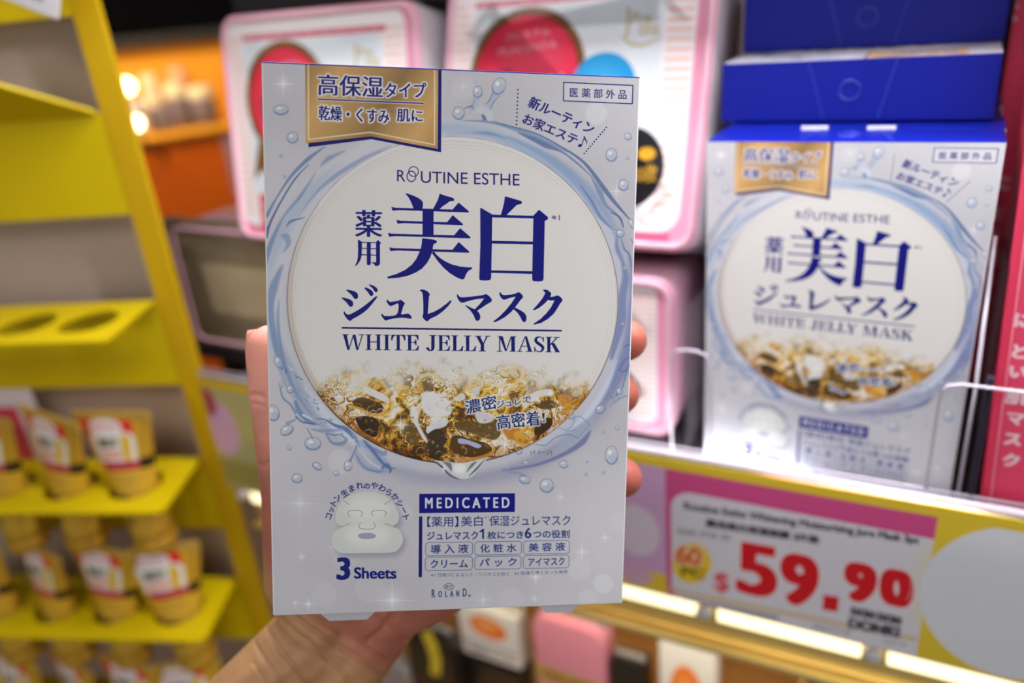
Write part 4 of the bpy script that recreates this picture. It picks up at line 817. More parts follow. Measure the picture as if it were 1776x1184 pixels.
# price card: drawn in the plane of the rail
RX0, RX1, RZ0, RZ1, RY = -.24, .11, 1.064, 1.1585, .3535
def paint_card():
    ppm = 5200; W = int((RX1-RX0)*ppm); H = int((RZ1-RZ0)*ppm)
    q = [prj((x, RY, z)) for x, z in ((RX0, RZ1), (RX1, RZ1), (RX1, RZ0), (RX0, RZ0))]
    cv = Canvas(W, H, (228, 226, 236), homography(q, [(0, 0), (W, 0), (W, H), (0, H)]))
    w2 = lambda pts: [prj((x, RY, z)) for x, z in pts]
    rect = lambda x0, z0, x1, z1: w2([(x0, z0), (x1, z0), (x1, z1), (x0, z1)])
    YE = (240, 210, 56); PK = (222, 84, 148)
    S = crop(1060, 780, 2.48); P = lambda x, y: S([(x, y)])[0]
    # main card
    cv.fill([rect(-.1165, RZ0, .0165, RZ1)], PK); cv.fill([w2(round_rect(-.1135, 1.060, .05, 1.1395, .012))], (232, 231, 240))
    # right panel, plain white oval (its bird is left out)
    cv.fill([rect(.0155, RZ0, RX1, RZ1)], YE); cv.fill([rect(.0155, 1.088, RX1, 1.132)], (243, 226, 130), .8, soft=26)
    e = np.array(S([(1700, 640)])[0]); c3 = onY(1765, 1040, RY); cv.fill([w2(ring_pts(c3[0], 1.110, .040, .045, 60))], (234, 238, 246), 1., soft=1)
    cv.fill([w2(ring_pts(.049, 1.0825, .010, .009, 24))], (240, 214, 60), .0)
    # left panel
    cv.fill([rect(-.152, RZ0, -.1165, RZ1)], (222, 178, 220)); cv.fill([rect(-.152, RZ0, -.1165, 1.079)], YE); cv.fill([w2(ring_pts(-.134, 1.106, .014, .018, 40))], (236, 226, 238), .9, soft=3)
    cv.fill([w2(ring_pts(-.136, 1.074, .011, .008, 30))], (224, 180, 222), .9, soft=2)
    cv.fill([rect(RX0, RZ0, -.152, RZ1)], (232, 231, 240)); cv.fill([rect(RX0, 1.139, -.152, RZ1)], PK)
    cv.fill([rect(RX0, 1.1525, RX1, RZ1)], YE)
    TX = (52, 50, 62); RED = (226, 18, 34)
    cv.text('Routine Esthe Whitening Moisturizing Jure Mask 3pc', P(312, 226), P(1325, 395), P(309, 268), TX, bold=(2.2, 1.6))
    cv.text('薬用美白保湿面膜 3片装', P(405, 300), P(892, 384), P(402, 336), TX, bold=(3, 2)); cv.text('4560 4735 20', P(280, 338), P(508, 374), P(279, 362), (120, 118, 130), bold=(1, 1))
    for i in range(20):
        a = i/20*6.283; q0 = P(345, 492); cv.ellipse(q0[0]+29*math.cos(a), q0[1]+31*math.sin(a), 5, 5, (250, 214, 40))
    q0 = P(345, 492); cv.ellipse(q0[0], q0[1], 30, 32, (250, 214, 40))
    cv.text('60', P(276, 408), P(388, 428), P(272, 490), (240, 120, 40), bold=(8, 6), halo=((250, 250, 240), 2.5)); cv.text('PC', P(300, 505), P(400, 520), P(298, 545), (120, 100, 20), bold=(4, 3))
    cv.text('$', P(442, 528), P(508, 542), P(436, 618), (236, 96, 110), bold=(5, 4))
    for s_, a, b_, c in (('5', (540, 398), (712, 432), (534, 622)), ('9', (730, 446), (890, 478), (722, 668)), ('9', (1005, 492), (1138, 518), (1000, 662)), ('0', (1160, 522), (1296, 550), (1154, 682))):
        cv.text(s_, P(*a), P(*b_), P(*c), RED, bold=(21, 13), halo=((248, 244, 248), 3.0))
    cv.fill([S([(910, 638), (976, 650), (970, 714), (905, 702)])], RED)
    cv.stroke(S([(885, 500), (893, 560), (885, 640)]), 1.6, (252, 240, 244), .9); cv.stroke(S([(1286, 580), (1290, 620), (1270, 668)]), 1.6, (252, 240, 244), .9)
    cv.stroke(S([(240, 602), (1308, 838)]), 5, (226, 190, 110), smooth=False)
    for i in range(26): cv.fill([S([(290+i*16.5, 632+i*3.65), (299+i*16.5, 634+i*3.65), (299+i*16.5, 654+i*3.65), (290+i*16.5, 652+i*3.65)])], TX, .85)
    cv.text('4905712 00', P(862, 762), P(1025, 795), P(860, 782), (130, 130, 140)); cv.text('23.01.10', P(1170, 832), P(1262, 852), P(1168, 850), (130, 130, 140))
    GY = (74, 74, 84)
    cv.text('DON DON', P(1030, 692), P(1246, 742), P(1027, 728), GY, bold=(6, 4)); cv.text('DONKI', P(1020, 738), P(1240, 786), P(1016, 784), GY, bold=(6, 4))
    return cv
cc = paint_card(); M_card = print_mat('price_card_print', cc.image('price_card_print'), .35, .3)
rail = thing('price_rail', 'slanted clear price rail in front of the shelf edge', 'rail', Matrix.Translation((-.10, .356, 1.110)))
obj('rail_back', bm_box(-.368, .0020, -.050, .40, .0045, .050, .0005), mat('rail_plastic', (200, 198, 208), .35, coat=.3), rail)
obj('rail_top', bm_tube([(-.368, .001, .0500), (.40, .001, .0500)], .0022, 10), M_acre, rail, True); obj('rail_foot', bm_tube([(-.368, .001, -.0480), (.40, .001, -.0480)], .0016, 10), M_acre, rail, True)
obj('rail_window', bm_plate([(-.368, -.047), (.40, -.047), (.40, .049), (-.368, .049)], -.0040, -.0036), M_acr, rail)
obj('rail_ledge', bm_tube([(-.368, .003, .0535), (.40, .003, .0535)], .0008, 8), M_acre, rail, True)
pc = obj('price_card', bm_box(RX0, RY, RZ0, RX1, RY+.0005, RZ1), M_card); uv_planar(pc, lambda c: ((c.x-RX0)/(RX1-RX0), (c.z-RZ0)/(RZ1-RZ0)))
tag(pc, 'pink and yellow price card reading 59.90 in big red figures', 'sign')
cl = Canvas(700, 300, (196, 188, 128)); cl.fill([[(0, 0), (700, 0), (700, 22), (0, 22)]], (226, 190, 40))
for k in range(3):
    cl.ellipse(120+k*230, 130, 46, 76, (226, 178, 214), 1, soft=3); cl.fill([smooth_closed([(60+k*230, 40), (110+k*230, 30), (120+k*230, 80), (80+k*230, 100)])], (176, 60, 80), .9, soft=3); cl.fill([[(20+k*230, 220), (210+k*230, 220), (210+k*230, 290), (20+k*230, 290)]], (170, 160, 84), 1, soft=2)
pl_ = obj('price_card', bm_box(-.467, RY, RZ0, RX0-.004, RY+.0005, RZ1), print_mat('left_card_print', cl.image('left_card_print'), .35)); uv_planar(pl_, lambda c: ((c.x+.50)/.256, (c.z-RZ0)/(RZ1-RZ0)))
tag(pl_, 'price card in the rail left of the held box, pink and cream', 'sign')

# the rail is clipped on a touch askew
RR = Matrix.Translation((-.137, .354, 0)) @ Matrix.Rotation(math.radians(1.6), 4, 'Z') @ Matrix.Translation((.137, -.354, 0))
for o_ in (rail, pc, pl_, gl): o_.matrix_world = RR @ (o_.matrix_basis.copy())

# ------------------------------------------------------------------ pink packs
def paint_pack():
    W, H = 660, 600; cv = Canvas(W, H, (240, 240, 244)); rs = random.Random(8)
    PK = (238, 158, 186)
    cv.fill([[(0, 0), (W, 0), (W, H), (0, H)]], PK)
    cv.fill([round_rect(14, 12, 618, 560, 46)], (250, 246, 248)); cv.fill([[(24, 560), (600, 560), (600, 590), (24, 590)]], (214, 92, 132))
    for x0, x1 in ((22, 74), (556, 612)):
        for i in range(24):
            cv.fill([[(x0, 56+i*20), (x1, 56+i*20), (x1, 65+i*20), (x0, 65+i*20)]], (252, 214, 204))
    cv.fill([[(82, 70), (548, 70), (548, 470), (82, 470)]], (232, 240, 246))
    cv.fill([[(80, 52), (560, 52), (560, 66), (80, 66)]], (214, 70, 110))
    for i in range(9): cv.text('PREMIUM', (90+i*52, 55), (130+i*52, 55), (90+i*52, 63), (250, 220, 228))
    # ribbon tails and medallion
    cv.fill([[(120, 300), (175, 380), (150, 440), (118, 400), (80, 430), (96, 370)]], (128, 88, 30))
    cv.ellipse(225, 222, 150, 150, (96, 62, 30)); cv.ring(225, 222, 143, 143, 9, (140, 98, 50))
    for i in range(72): a = i/72*6.283; cv.ellipse(225+150*math.cos(a), 222+150*math.sin(a), 3, 3, (140, 104, 54))
    cv.ellipse(225, 222, 133, 133, (236, 52, 84)); cv.ellipse(240, 180, 90, 60, (244, 92, 116), .6, soft=20)
    cv.text('プレミアム', (165, 128), (280, 116), (168, 146), (246, 190, 200), bold=(1, 1)); cv.text('PLACENTA', (150, 160), (300, 148), (152, 176), (246, 190, 200))
    cv.text('保湿', (122, 210), (190, 205), (124, 270), (150, 60, 90), bold=(3, 2)); cv.text('Face Mask', (205, 230), (330, 218), (208, 262), (250, 214, 216), bold=(2, 1))
    for i in range(5): cv.stroke([(150+i*6, 290+i*9), (300-i*6, 278+i*9)], 2, (250, 180, 190), .7, smooth=False)
    # side badges
    cv.ellipse(420, 250, 76, 70, (40, 160, 226)); cv.ellipse(410, 240, 50, 40, (70, 180, 236), .7, soft=10); cv.text('うるおい', (362, 232), (455, 228), (363, 256), (210, 236, 250), bold=(2, 1)); cv.ring(470, 322, 22, 26, 7, (240, 170, 190))
    cv.ellipse(500, 425, 76, 86, (28, 26, 32)); cv.ellipse(535, 395, 20, 14, (214, 160, 40)); cv.text('30枚', (505, 420), (562, 416), (505, 458), (206, 158, 50), bold=(3, 2))
    # gold name
    G = (196, 182, 130)
    cv.stroke([(466, 92), (468, 130), (466, 150)], 6, G); cv.stroke([(456, 150), (480, 166), (510, 168), (545, 156)], [2, 6, 6, 2], G); cv.text('Pre', (476, 100), (520, 100), (476, 124), G, bold=(1, 1)); cv.text('ona', (494, 126), (540, 128), (494, 148), G, bold=(1, 1))
    # lower label
    cv.fill([[(92, 470), (170, 470), (170, 590), (92, 590)]], (222, 40, 80)); cv.text('20', (100, 490), (160, 490), (100, 540), (250, 190, 200), bold=(2, 2))
    for i in range(6): cv.stroke([(190, 496+i*11), (420, 496+i*11)], 3, (216, 190, 196), .8, smooth=False)
    return cv
PACK = paint_pack(); M_pack = print_mat('pink_pack_print', PACK.image('pink_pack_print'), .28, .6); M_packs = mat('pack_film', (214, 208, 214), .25, coat=.6, vary=.05); M_packp = mat('pack_pink_film', (244, 190, 210), .25, coat=.6); M_packt = mat('pack_black_flap', (30, 26, 30), .4)
def pack_mesh(w_, d_, h_, r, mfront):
    """soft rounded pouch: front, sides bulging, rim"""
    b = bmesh.new(); prof = [(-0.0, .985), (.0012, .997), (.004, 1.0), (.5, .985), (1-.004, 1.), (1., .99)]
    rings = []
    for t, s in prof:
        pts = round_rect(-w_/2*s, h_/2-h_/2*s, w_/2*s, h_/2+h_/2*s, r*s, 6)
        y = t*d_ if t <= .5 or t > .9 else t*d_
        rings.append([b.verts.new((x, y, z)) for x, z in pts])
    n = len(rings[0])
    for a, c in zip(rings, rings[1:]):
        for i in range(n): f = b.faces.new((a[i], a[(i+1) % n], c[(i+1) % n], c[i])); f.smooth = True
    f0 = b.faces.new(rings[0][::-1]); b.faces.new(rings[-1]); bmesh.ops.recalc_face_normals(b, faces=b.faces[:])
    # front gets a gentle belly
    r_ = bmesh.ops.inset_region(b, faces=[f0], thickness=.010, depth=-.0); r_ = bmesh.ops.inset_region(b, faces=[f0], thickness=.020)
    for v in f0.verts: v.co.y -= .0012
    for f in b.faces: f.material_index = 0 if abs(f.normal.y) > .8 and f.calc_center_median().y < d_*.3 else 1
    me = bpy.data.meshes.new('pouch'); b.to_mesh(me); b.free(); me.materials.append(mfront); me.materials.append(M_packp if h_ < .11 else M_packs)
    uv_planar(me, lambda c: (.5+c.x/w_, c.z/h_))
    return me
PM = pack_mesh(.165, .052, .152, .012, M_pack)
def pack(label, x, y, z, lean, me=PM, w_=.165, h_=.152, d_=.052, group=None, top=True):
    t = thing('mask_pack', label, 'pack', Matrix.Translation((x, y, z)) @ Matrix.Rotation(-math.radians(lean), 4, 'X'), group)
    link(bpy.data.objects.new('pouch', me), t)
    loop = [(x_, -.0004, z_) for x_, z_ in round_rect(-w_/2+.003, .003, w_/2-.003, h_-.003, .010, 6)]
    obj('welded_rim', bm_tube(loop, .0022, 8, closed=True), M_packp, t, True)
    if top: obj('black_flap', bm_box(-w_/2+.012, .010, h_-.0015, w_/2-.004, d_-.006, h_+.0015, .001), M_packt, t)
    return t
pack('left of the two big pink-edged mask packs with red medallion at upper left', -.370, .402, 1.2475, 10)
pack('right pink-edged mask pack with blue and black badges behind the held box', -.1960, .4005, 1.2600, 19)
PM2 = pack_mesh(.165, .060, .100, .012, M_pack); M_brown = mat('olive_brown_film', (206, 188, 152), .4, scale=14, vary=.22); PM3 = pack_mesh(.150, .060, .104, .010, M_brown)
pack('short pink pack standing under the right big pack', -.2075, .398, 1.1436, 2, PM2, h_=.100, d_=.060, top=False)
pack('short brown and pink pack standing under the left big pack', -.480, .420, 1.1436, 1, PM3, w_=.150, h_=.104, d_=.060, top=False)
PM5 = pack_mesh(.096, .060, .1015, .010, M_pack)
pack('small pink pack wedged under the left big pack, behind the held box', -.344, .402, 1.1436, 1, PM5, w_=.096, h_=.1015, d_=.060, top=False)
PM4 = pack_mesh(.155, .05, .152, .012, M_pack)
pack('white and pink pack half hidden between the packs and the blue box ends', -.070, .585, 1.2400, 4, PM4, w_=.155, d_=.05)

# ------------------------------------------------------------------ red pack at the right edge
def paint_red():
    W, H = 420, 1100; cv = Canvas(W, H, (238, 74, 112)); WH = (250, 226, 234)
    cv.fill([[(0, 0), (16, 0), (16, H), (0, H)]], (232, 60, 98))
    def pos(px, py):
        P = onY(px, py, .3735); hz = P[2]-1.144; return ((P[0]-.033+hz*math.tan(math.radians(2.2)))*W/.095, (.245-hz)*H/.245)
    for ch, px, py, em, col in (('ク', 1754, 799, 34, WH), ('ス', 1756, 762, 34, WH), ('マ', 1761, 726, 34, WH), ('肌', 1763, 688, 38, WH), ('い', 1765, 645, 32, WH), ('と', 1768, 610, 34, WH), ('に', 1774, 556, 34, WH),
                                ('大', 1765, 250, 40, WH), ('支', 1766, 218, 36, WH), ('潤', 1768, 184, 36, WH), ('は', 1764, 150, 34, WH)):
        cv.glyph(ch, pos(px, py), em, 0, col, bold=(3.4, 2.4))
    for i, ch in enumerate('しっとり薬用美白'): cv.glyph(ch, (250, 260+i*95), 96, 0, WH, bold=(5, 4))
    return cv
RD = paint_red(); M_red = print_mat('red_pack_print', RD.image('red_pack_print'), .3, .5); M_reds = mat('red_carton_side', (206, 44, 80), .35, coat=.4)
def red_carton():
    b = bm_box(0, 0, 0, .095, .05, .245, .0008, 2)
    for f in b.faces: f.material_index = 0 if f.normal.y < -.9 else 1
    me = bpy.data.meshes.new('carton_body'); b.to_mesh(me); b.free(); me.materials.append(M_red); me.materials.append(M_reds); uv_planar(me, lambda c: (c.x/.095, c.z/.245)); return me
rt = thing('mask_box', 'tall crimson mask box with white vertical lettering at the right edge', 'box', Matrix.Translation((.0330, .3735, 1.1440)) @ Matrix.Rotation(math.radians(-2.2), 4, 'Y'))
link(bpy.data.objects.new('carton_body', red_carton()), rt); obj('fold_line', bm_tube([(.0040, -.0001, .001), (.0040, -.0001, .244)], .0003, 6), mat('pale_crease', (250, 150, 170)), rt)
rt2 = thing('mask_box', 'crimson mask box deeper on the shelf, just right of the blue box ends', 'box', Matrix.Translation((.0212, .5200, 1.1440)) @ Matrix.Diagonal((1, 1, 1.22, 1)))
link(bpy.data.objects.new('carton_body', rt.children[0].data), rt2)
# ------------------------------------------------------------------ yellow card stand with tubes
SX = np.array([0.93526246, 0.35395498, 0.]); SY = np.array([-0.35395498, 0.93526246, 0.]); SO = np.array([-0.50019657, 0.34900051, 1.21442362])
STM = M4(SX, SY, (0, 0, 1), SO)
def sloc(px, py, off):
    d = ray(px, py); t = ((SO-CC)@SY+off)/(d@SY); P = CC+d*t-SO; return float(P@SX), float(P[2])
M_yel = mat('yellow_card', (206, 180, 0), .55, spec=.2, vary=.03, scale=12); M_yed = mat('yellow_card_edge', (214, 190, 70), .5)
M_post = mat('shaded_yellow_card', (196, 158, 4), .5, spec=.25, scale=12)  # the stand's yellow made darker: shade on the posts put into the colour
st = thing('display_stand', 'tall yellow card display stand with round-holed trays at the left', 'stand', STM)
SL = -.300
for x0, x1 in ((.0030, .0245), (SL-.0215, SL)):
    obj('post', bm_box(x0, 0, -1.2135, x1-.001, .004, .34, .0012), M_post, st)
obj('post_lining', bm_box(.0006, .004, -.40, .0028, .018, .34, .0003), mat('white_board', (222, 220, 226), .5), st)
TZ = [.1335, 0., -.135, -.257, -.380]
for z in TZ: obj('front_panel', bm_box(SL, .0004, z-.0700, .0030, .0022, z-.001, .0003), M_yel, st)
obj('top_panel', bm_box(SL, .0004, .192, .0030, .0022, .34, .0003), M_yel, st)
obj('backing_sheet', bm_box(SL+.004, .026, -.30, -.004, .028, .34, .0004), mat('grey_brown_sheet', (178, 160, 150), .55, vary=.14, scale=9), st)
HX = [sloc(155, 552, -.036)[0]-.001-.0475*i for i in range(6)]
row2 = [sloc(238, 845, -.037)[0]-.0545*i for i in range(5)]; row3 = [sloc(322, 1085, -.037)[0]-.0545*i for i in range(5)]; row4 = [sloc(370, 1300, -.037)[0]-.0545*i for i in range(5)]
HOLES = [[h-.045 for h in HX[:5]], HX, row2, row3, row4]
def tray_bm(chamfer=.0, hs=()):
    out = [(SL, 0), (SL, -.072)]
    if chamfer: out += [(-.062, -.072), (-.050, -.069), (.0, -.004), (.0, 0)]
    else: out += [(.002, -.072), (.006, -.0705), (.0085, -.067), (.0085, -.062), (.0025, 0)]
    b = bm_plate(out, 0, .0022, [ring_pts(x, -.037, .0200, .0200, 30) for x in hs])
    return b
# bm_plate makes an XZ plate: turn z -> y so that it lies flat
RXF = Matrix(((1, 0, 0, 0), (0, 0, 1, 0), (0, 1, 0, 0), (0, 0, 0, 1)))
for i, z in enumerate(TZ):
    b = tray_bm(1 if i == 0 else 0, HOLES[i]); bmesh.ops.transform(b, matrix=RXF, verts=b.verts); bmesh.ops.recalc_face_normals(b, faces=b.faces[:])
    o = obj('tray', b, M_yel, st)
    o.matrix_basis = Matrix.Translation((0, 0, z-.0022)) @ (Matrix.Rotation(math.radians(-34), 4, 'X') if i == 0 else Matrix.Identity(4))
# card peeking from behind the top of the stand
def paint_tag():
    cv = Canvas(300, 420, (236, 234, 240)); cv.fill([[(0, 300), (300, 300), (300, 322), (0, 322)]], (240, 196, 40)); cv.text('00003 44', (40, 345), (230, 345), (40, 385), (60, 56, 66), bold=(4, 3))
    cv.text('49.90', (40, 60), (260, 60), (40, 200), (222, 30, 40), bold=(8, 6)); return cv
tg = thing('price_tag', 'small white price tag with yellow line hung at the top of the yellow stand', 'tag', STM)
k = sloc(101, 34, -.03); b = bm_box(-.045, 0, 0, 0, .0006, .07, .0001); mm = Matrix.Translation((k[0], -.03, k[1])) @ Matrix.Rotation(math.radians(25), 4, 'Y')
c_ = obj('printed_card', b, print_mat('price_tag_print', paint_tag().image('price_tag_print'), .4), tg); uv_planar(c_, lambda c: (1+c.x/.045, c.z/.07)); c_.matrix_basis = mm
p_ = obj('clear_sleeve', bm_box(-.06, -.0012, -.002, .002, -.0002, .075, .0001), M_acr, tg); p_.matrix_basis = mm
h_ = obj('hook_wire', bm_tube([(k[0]-.01, .0, k[1]+.045), (k[0]-.012, -.014, k[1]+.05), (k[0]-.014, -.029, k[1]+.046)], .0009, 8), M_white, tg, True)

def paint_tube():
    W, H = 420, 640; cv = Canvas(W, H, (226, 182, 48)); k = lambda L: [(x, y) for x, y in L]
    cv.fill([[(0, 0), (W, 0), (W, 16), (0, 16)]], (222, 190, 80)); cv.fill([[(0, 250), (W, 250), (W, H), (0, H)]], (214, 170, 56))
    cv.fill([[(30, 30), (320, 30), (330, 92), (300, 100), (70, 112), (40, 100)]], (236, 40, 16))
    cv.fill([smooth_closed([(60, 90), (120, 84), (310, 84), (334, 180), (328, 212), (80, 222), (62, 160)])], (240, 238, 236))
    cv.ellipse(165, 60, 98, 36, (246, 240, 242)); cv.text('premium', (95, 46), (235, 44), (96, 66), (228, 120, 116), bold=(2, 2)); cv.stroke([(95, 74), (165, 80), (240, 70)], 4, (232, 150, 150), .8)
    cv.text('美白', (92, 106), (186, 102), (94, 148), (66, 60, 34), bold=(6, 4)); cv.text('EX', (192, 104), (226, 104), (193, 136), (110, 104, 60), bold=(4, 3))
    cv.fill([smooth_closed([(248, 100), (296, 98), (300, 190), (256, 194)])], (232, 190, 10)); cv.fill([[(84, 160), (240, 154), (244, 186), (88, 194)]], (236, 160, 140), .8, soft=3)
    cv.fill([[(66, 206), (346, 196), (348, 232), (70, 244)]], (196, 30, 48))
    for i in range(10): cv.stroke([(84+i*25, 224-i*.9), (98+i*25, 223-i*.9)], 12, (166, 60, 120), .7, smooth=False)
    cv.fill([[(348, 190), (W, 186), (W, 236), (350, 234)]], (44, 34, 26)); cv.fill([[(340, 20), (W, 20), (W, 186), (348, 190)]], (206, 158, 40))
    for i in range(4): cv.stroke([(100, 262+i*14), (320, 256+i*14)], 4, (150, 122, 46), .7, smooth=False)
    cv.fill([[(60, 352), (250, 346), (252, 374), (62, 380)]], (70, 56, 30), .8, soft=3); cv.fill([[(120, 450), (230, 446), (230, 474), (122, 478)]], (104, 84, 36), .8, soft=3)
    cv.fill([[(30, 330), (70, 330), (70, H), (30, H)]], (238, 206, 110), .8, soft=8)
    return cv
M_tubep = print_mat('gold_tube_print', paint_tube().image('gold_tube_print'), .32, .4, metal=.15); M_cap = mat('gold_cap', (206, 158, 48), .3, .3)
TB0, TB1 = -.058, .062
def RXZ(z):
    t = (z-(TB0+.012))/(TB1-.004-TB0-.012); k = min(1, max(0., (t-.30)/.70))**1.0; return .0148*(1-k)+.0338*k
def tube_mesh():
    b = bmesh.new(); N = 28; rings = []
    for i in range(11):
        t = i/10; z = TB0+.012+(TB1-.004-TB0-.012)*t; k_ = max(0., (t-.30)/.70)**1.1
        rx = RXZ(z); ry = .0150*(1-k_)+.0010*k_
        rings.append([b.verts.new((rx*math.cos(2*math.pi*j/N), ry*math.sin(2*math.pi*j/N), z)) for j in range(N)])
    rings.append([b.verts.new((.0331*math.cos(2*math.pi*j/N), .0009*math.sin(2*math.pi*j/N), TB1)) for j in range(N)])
    for a, c in zip(rings, rings[1:]):
        for j in range(N): f = b.faces.new((a[j], a[(j+1) % N], c[(j+1) % N], c[j])); f.smooth = True
    b.faces.new(rings[0][::-1]); b.faces.new(rings[-1])
    me = bpy.data.meshes.new('tube_body'); b.to_mesh(me); b.free(); me.materials.append(M_tubep); uv_planar(me, lambda c: (.5+c.x/(2*RXZ(c.z)), (c.z-TB0)/(TB1-TB0))); return me
TM = tube_mesh()
t0 = thing('cream_tube', 'proto', 'tube', Matrix.Identity(4), 'gold cream tubes in the stand trays'); link(bpy.data.objects.new('tube_body', TM), t0)
obj('cap', bm_lathe([(.0130, TB0), (.0150, TB0+.0015), (.0162, TB0+.005), (.0163, TB0+.012), (.0160, TB0+.0125)], 24), M_cap, t0, True)
obj('crimped_end', bm_box(-.0334, -.0010, TB1-.006, .0334, .0010, TB1+.001, .0004), mat('crimp_gold', (212, 176, 84), .35, .3), t0)
def tmat(x, z, yaw, roll): return STM @ Matrix.Translation((x, -.037, z)) @ Matrix.Rotation(math.radians(yaw), 4, 'Z') @ Matrix.Rotation(math.radians(roll), 4, 'Y')
row2 = row2[:3]; row3 = row3[:4]; row4 = row4[:4]
names = {2: ['rightmost gold tube with red and white label in the upper filled tray', 'second gold tube from the right in the upper filled tray, turned a little', 'gold tube cut by the left picture edge in the upper filled tray'],
         3: ['rightmost gold tube in the tray below, label tilted', 'second gold tube from the right in the tray below', 'third gold tube from the right in the tray below, with a bright glint', 'gold tube cut by the left picture edge in the tray below'],
         4: ['rightmost gold tube top showing at the very bottom left', 'second gold tube top from the right at the very bottom left', 'third gold tube top from the right at the very bottom left', 'gold tube top in the bottom left corner']}
first = True
for r, xs, z in ((2, row2, TZ[2]), (3, row3, TZ[3]), (4, row4, TZ[4])):
    for i, x in enumerate(xs):
        m_ = tmat(x, z+.001, (-6, -20, -16, -14)[i] if r == 2 else (10, -10, -24, -14)[i], (-2, 4, 1, -3)[i])
        if first: t0.matrix_world = m_; t0['label'] = names[r][i]; first = False
        else: dup(t0, m_, names[r][i])
# white and red box behind the tubes at the left edge
k = sloc(28, 700, .006)
wb = obj('label_card', bm_box(-.05, .0024, -.132, 0, .0034, 0, .0003), mat('white_red_card', (222, 216, 226), .5)); wb.matrix_world = STM @ Matrix.Translation((sloc(60, 690, .004)[0], 0, sloc(60, 668, .004)[1])); tag(wb, 'white card with red print behind the tubes at the left picture edge', 'card')
wr = obj('red_print', bm_box(-.046, .0018, -.120, -.018, .0023, -.018, .0001), mat('red_print', (206, 60, 90), .5), wb)
# ------------------------------------------------------------------ goods on the lower shelf
def paint_orange():
    cv = Canvas(300, 420, (226, 224, 230)); cv.ellipse(150, 150, 92, 84, (232, 118, 44), 1, soft=3, rot=.3); cv.ellipse(142, 138, 56, 44, (240, 160, 96), .9, soft=9); cv.ellipse(138, 134, 20, 14, (236, 190, 140), .9, soft=5)
    cv.fill([[(20, 290), (280, 290), (280, 320), (20, 320)]], (170, 168, 178)); cv.text('保湿マスク', (40, 340), (260, 340), (40, 390), (120, 110, 120), bold=(4, 3)); return cv
def paint_pink():
    cv = Canvas(300, 500, (214, 138, 166)); cv.fill([[(0, 190), (300, 190), (300, 258), (0, 258)]], (190, 150, 84)); cv.text('COLLAGEN', (30, 205), (270, 205), (30, 245), (120, 90, 50), bold=(5, 3))
    for i in range(6): cv.stroke([(20, 60+i*20), (280, 60+i*20)], 3, (224, 128, 166), .7, smooth=False)
    return cv
M_opk = print_mat('orange_pack_print', paint_orange().image('orange_pack_print'), .4, .3); M_ppk = print_mat('rose_pack_print', paint_pink().image('rose_pack_print'), .4, .3)
M_tan = mat('tan_cardboard', (196, 150, 92), .7, vary=.08); M_blk = mat('black_film', (30, 26, 26), .35, coat=.3); M_yl2 = mat('yellow_patch', (222, 196, 50), .5); M_gry = mat('grey_film', (150, 146, 150), .4)
YS, ZB = .44, .780
def flat_pack(name, label, px0, px1, ptop, y, mt, depth=.02, zb=ZB, cat='pack', r=.004, hv=None, group=None):
    a = onY(px0, ptop, y); c = onY(px1, ptop, y); w_ = c[0]-a[0]; z1 = (a[2]+c[2])/2; hv = hv or z1-zb; zb = z1-hv
    t = thing(name, label, cat, Matrix.Translation((a[0], y, zb)), group)
    b = bm_plate(round_rect(0, 0, w_, hv, r), 0, depth); bmesh.ops.bevel(b, geom=[e for e in b.edges if len(e.link_faces) == 2 and abs(e.calc_face_angle(0)) > 1.2], offset=.0012, segments=2, affect='EDGES')
    o = obj('pouch', b, mt, t); uv_planar(o, lambda v: (v.x/w_, v.z/hv)); obj('sealed_edge', bm_box(.002, depth*.4, hv-.002, w_-.002, depth*.6, hv+.004, .0005), M_gry, t)
    return t
dt = thing('display_carton', 'open tan cardboard display carton on the lower shelf', 'carton', Matrix.Translation((-.27, .478, ZB)))
obj('back_board', bm_box(-.20, .10, 0, .22, .103, .16, .0005), M_tan, dt); obj('carton_floor', bm_box(-.20, 0, 0, .22, .10, .003, .0005), M_tan, dt)
for x in (-.20, -.085, .003, .125, .2170): obj('partition', bm_box(x, 0, .003, x+.003, .10, .148, .0004), M_tan, dt)
obj('front_board', bm_box(-.20, -.003, 0, .22, 0, .055, .0004), M_tan, dt)
flat_pack('mask_pack', 'rose pouch with a gold band on the lower shelf below the held box', 922, 1046, 1082, .440, M_ppk, .022, r=.014)
flat_pack('mask_pack', 'white pack with orange fruit ring right of the rose pouch', 1142, 1242, 1112, .440, M_opk, .016)
flat_pack('mask_pack', 'white pack with orange fruit ring left of the rose pouch, near the wrist', 792, 894, 1056, .452, M_opk, .016, hv=.062)
flat_pack('storage_box', 'dark box carrying the fruit ring pack beside the wrist', 780, 900, 1150, .4515, M_blk, .024, cat='box')
flat_pack('mask_pack', 'black pouch at the bottom between rose pouch and fruit ring pack', 1058, 1118, 1152, .4405, M_blk, .018)
pb = flat_pack('mask_pack', 'black pouch with a curved yellow patch at the bottom beside the wrist', 700, 776, 1095, .430, M_blk, .016, r=.012)
obj('yellow_patch', bm_plate([(x*.9, z) for x, z in [(.020, .060), (.030, .066), (.036, .050), (.038, .03), (.034, .012), (.022, .010), (.026, .03), (.024, .046)]], -.0012, -.0002), M_yl2, pb).location = (0.004, 0, .03)
flat_pack('mask_pack', 'grey silver pouch in the bottom shadow just right of the wrist', 640, 702, 1150, .425, M_gry, .014, r=.010)
flat_pack('mask_pack', 'white pack with orange fruit ring at the bottom right corner', 1560, 1690, 1190, .440, M_opk, .016)
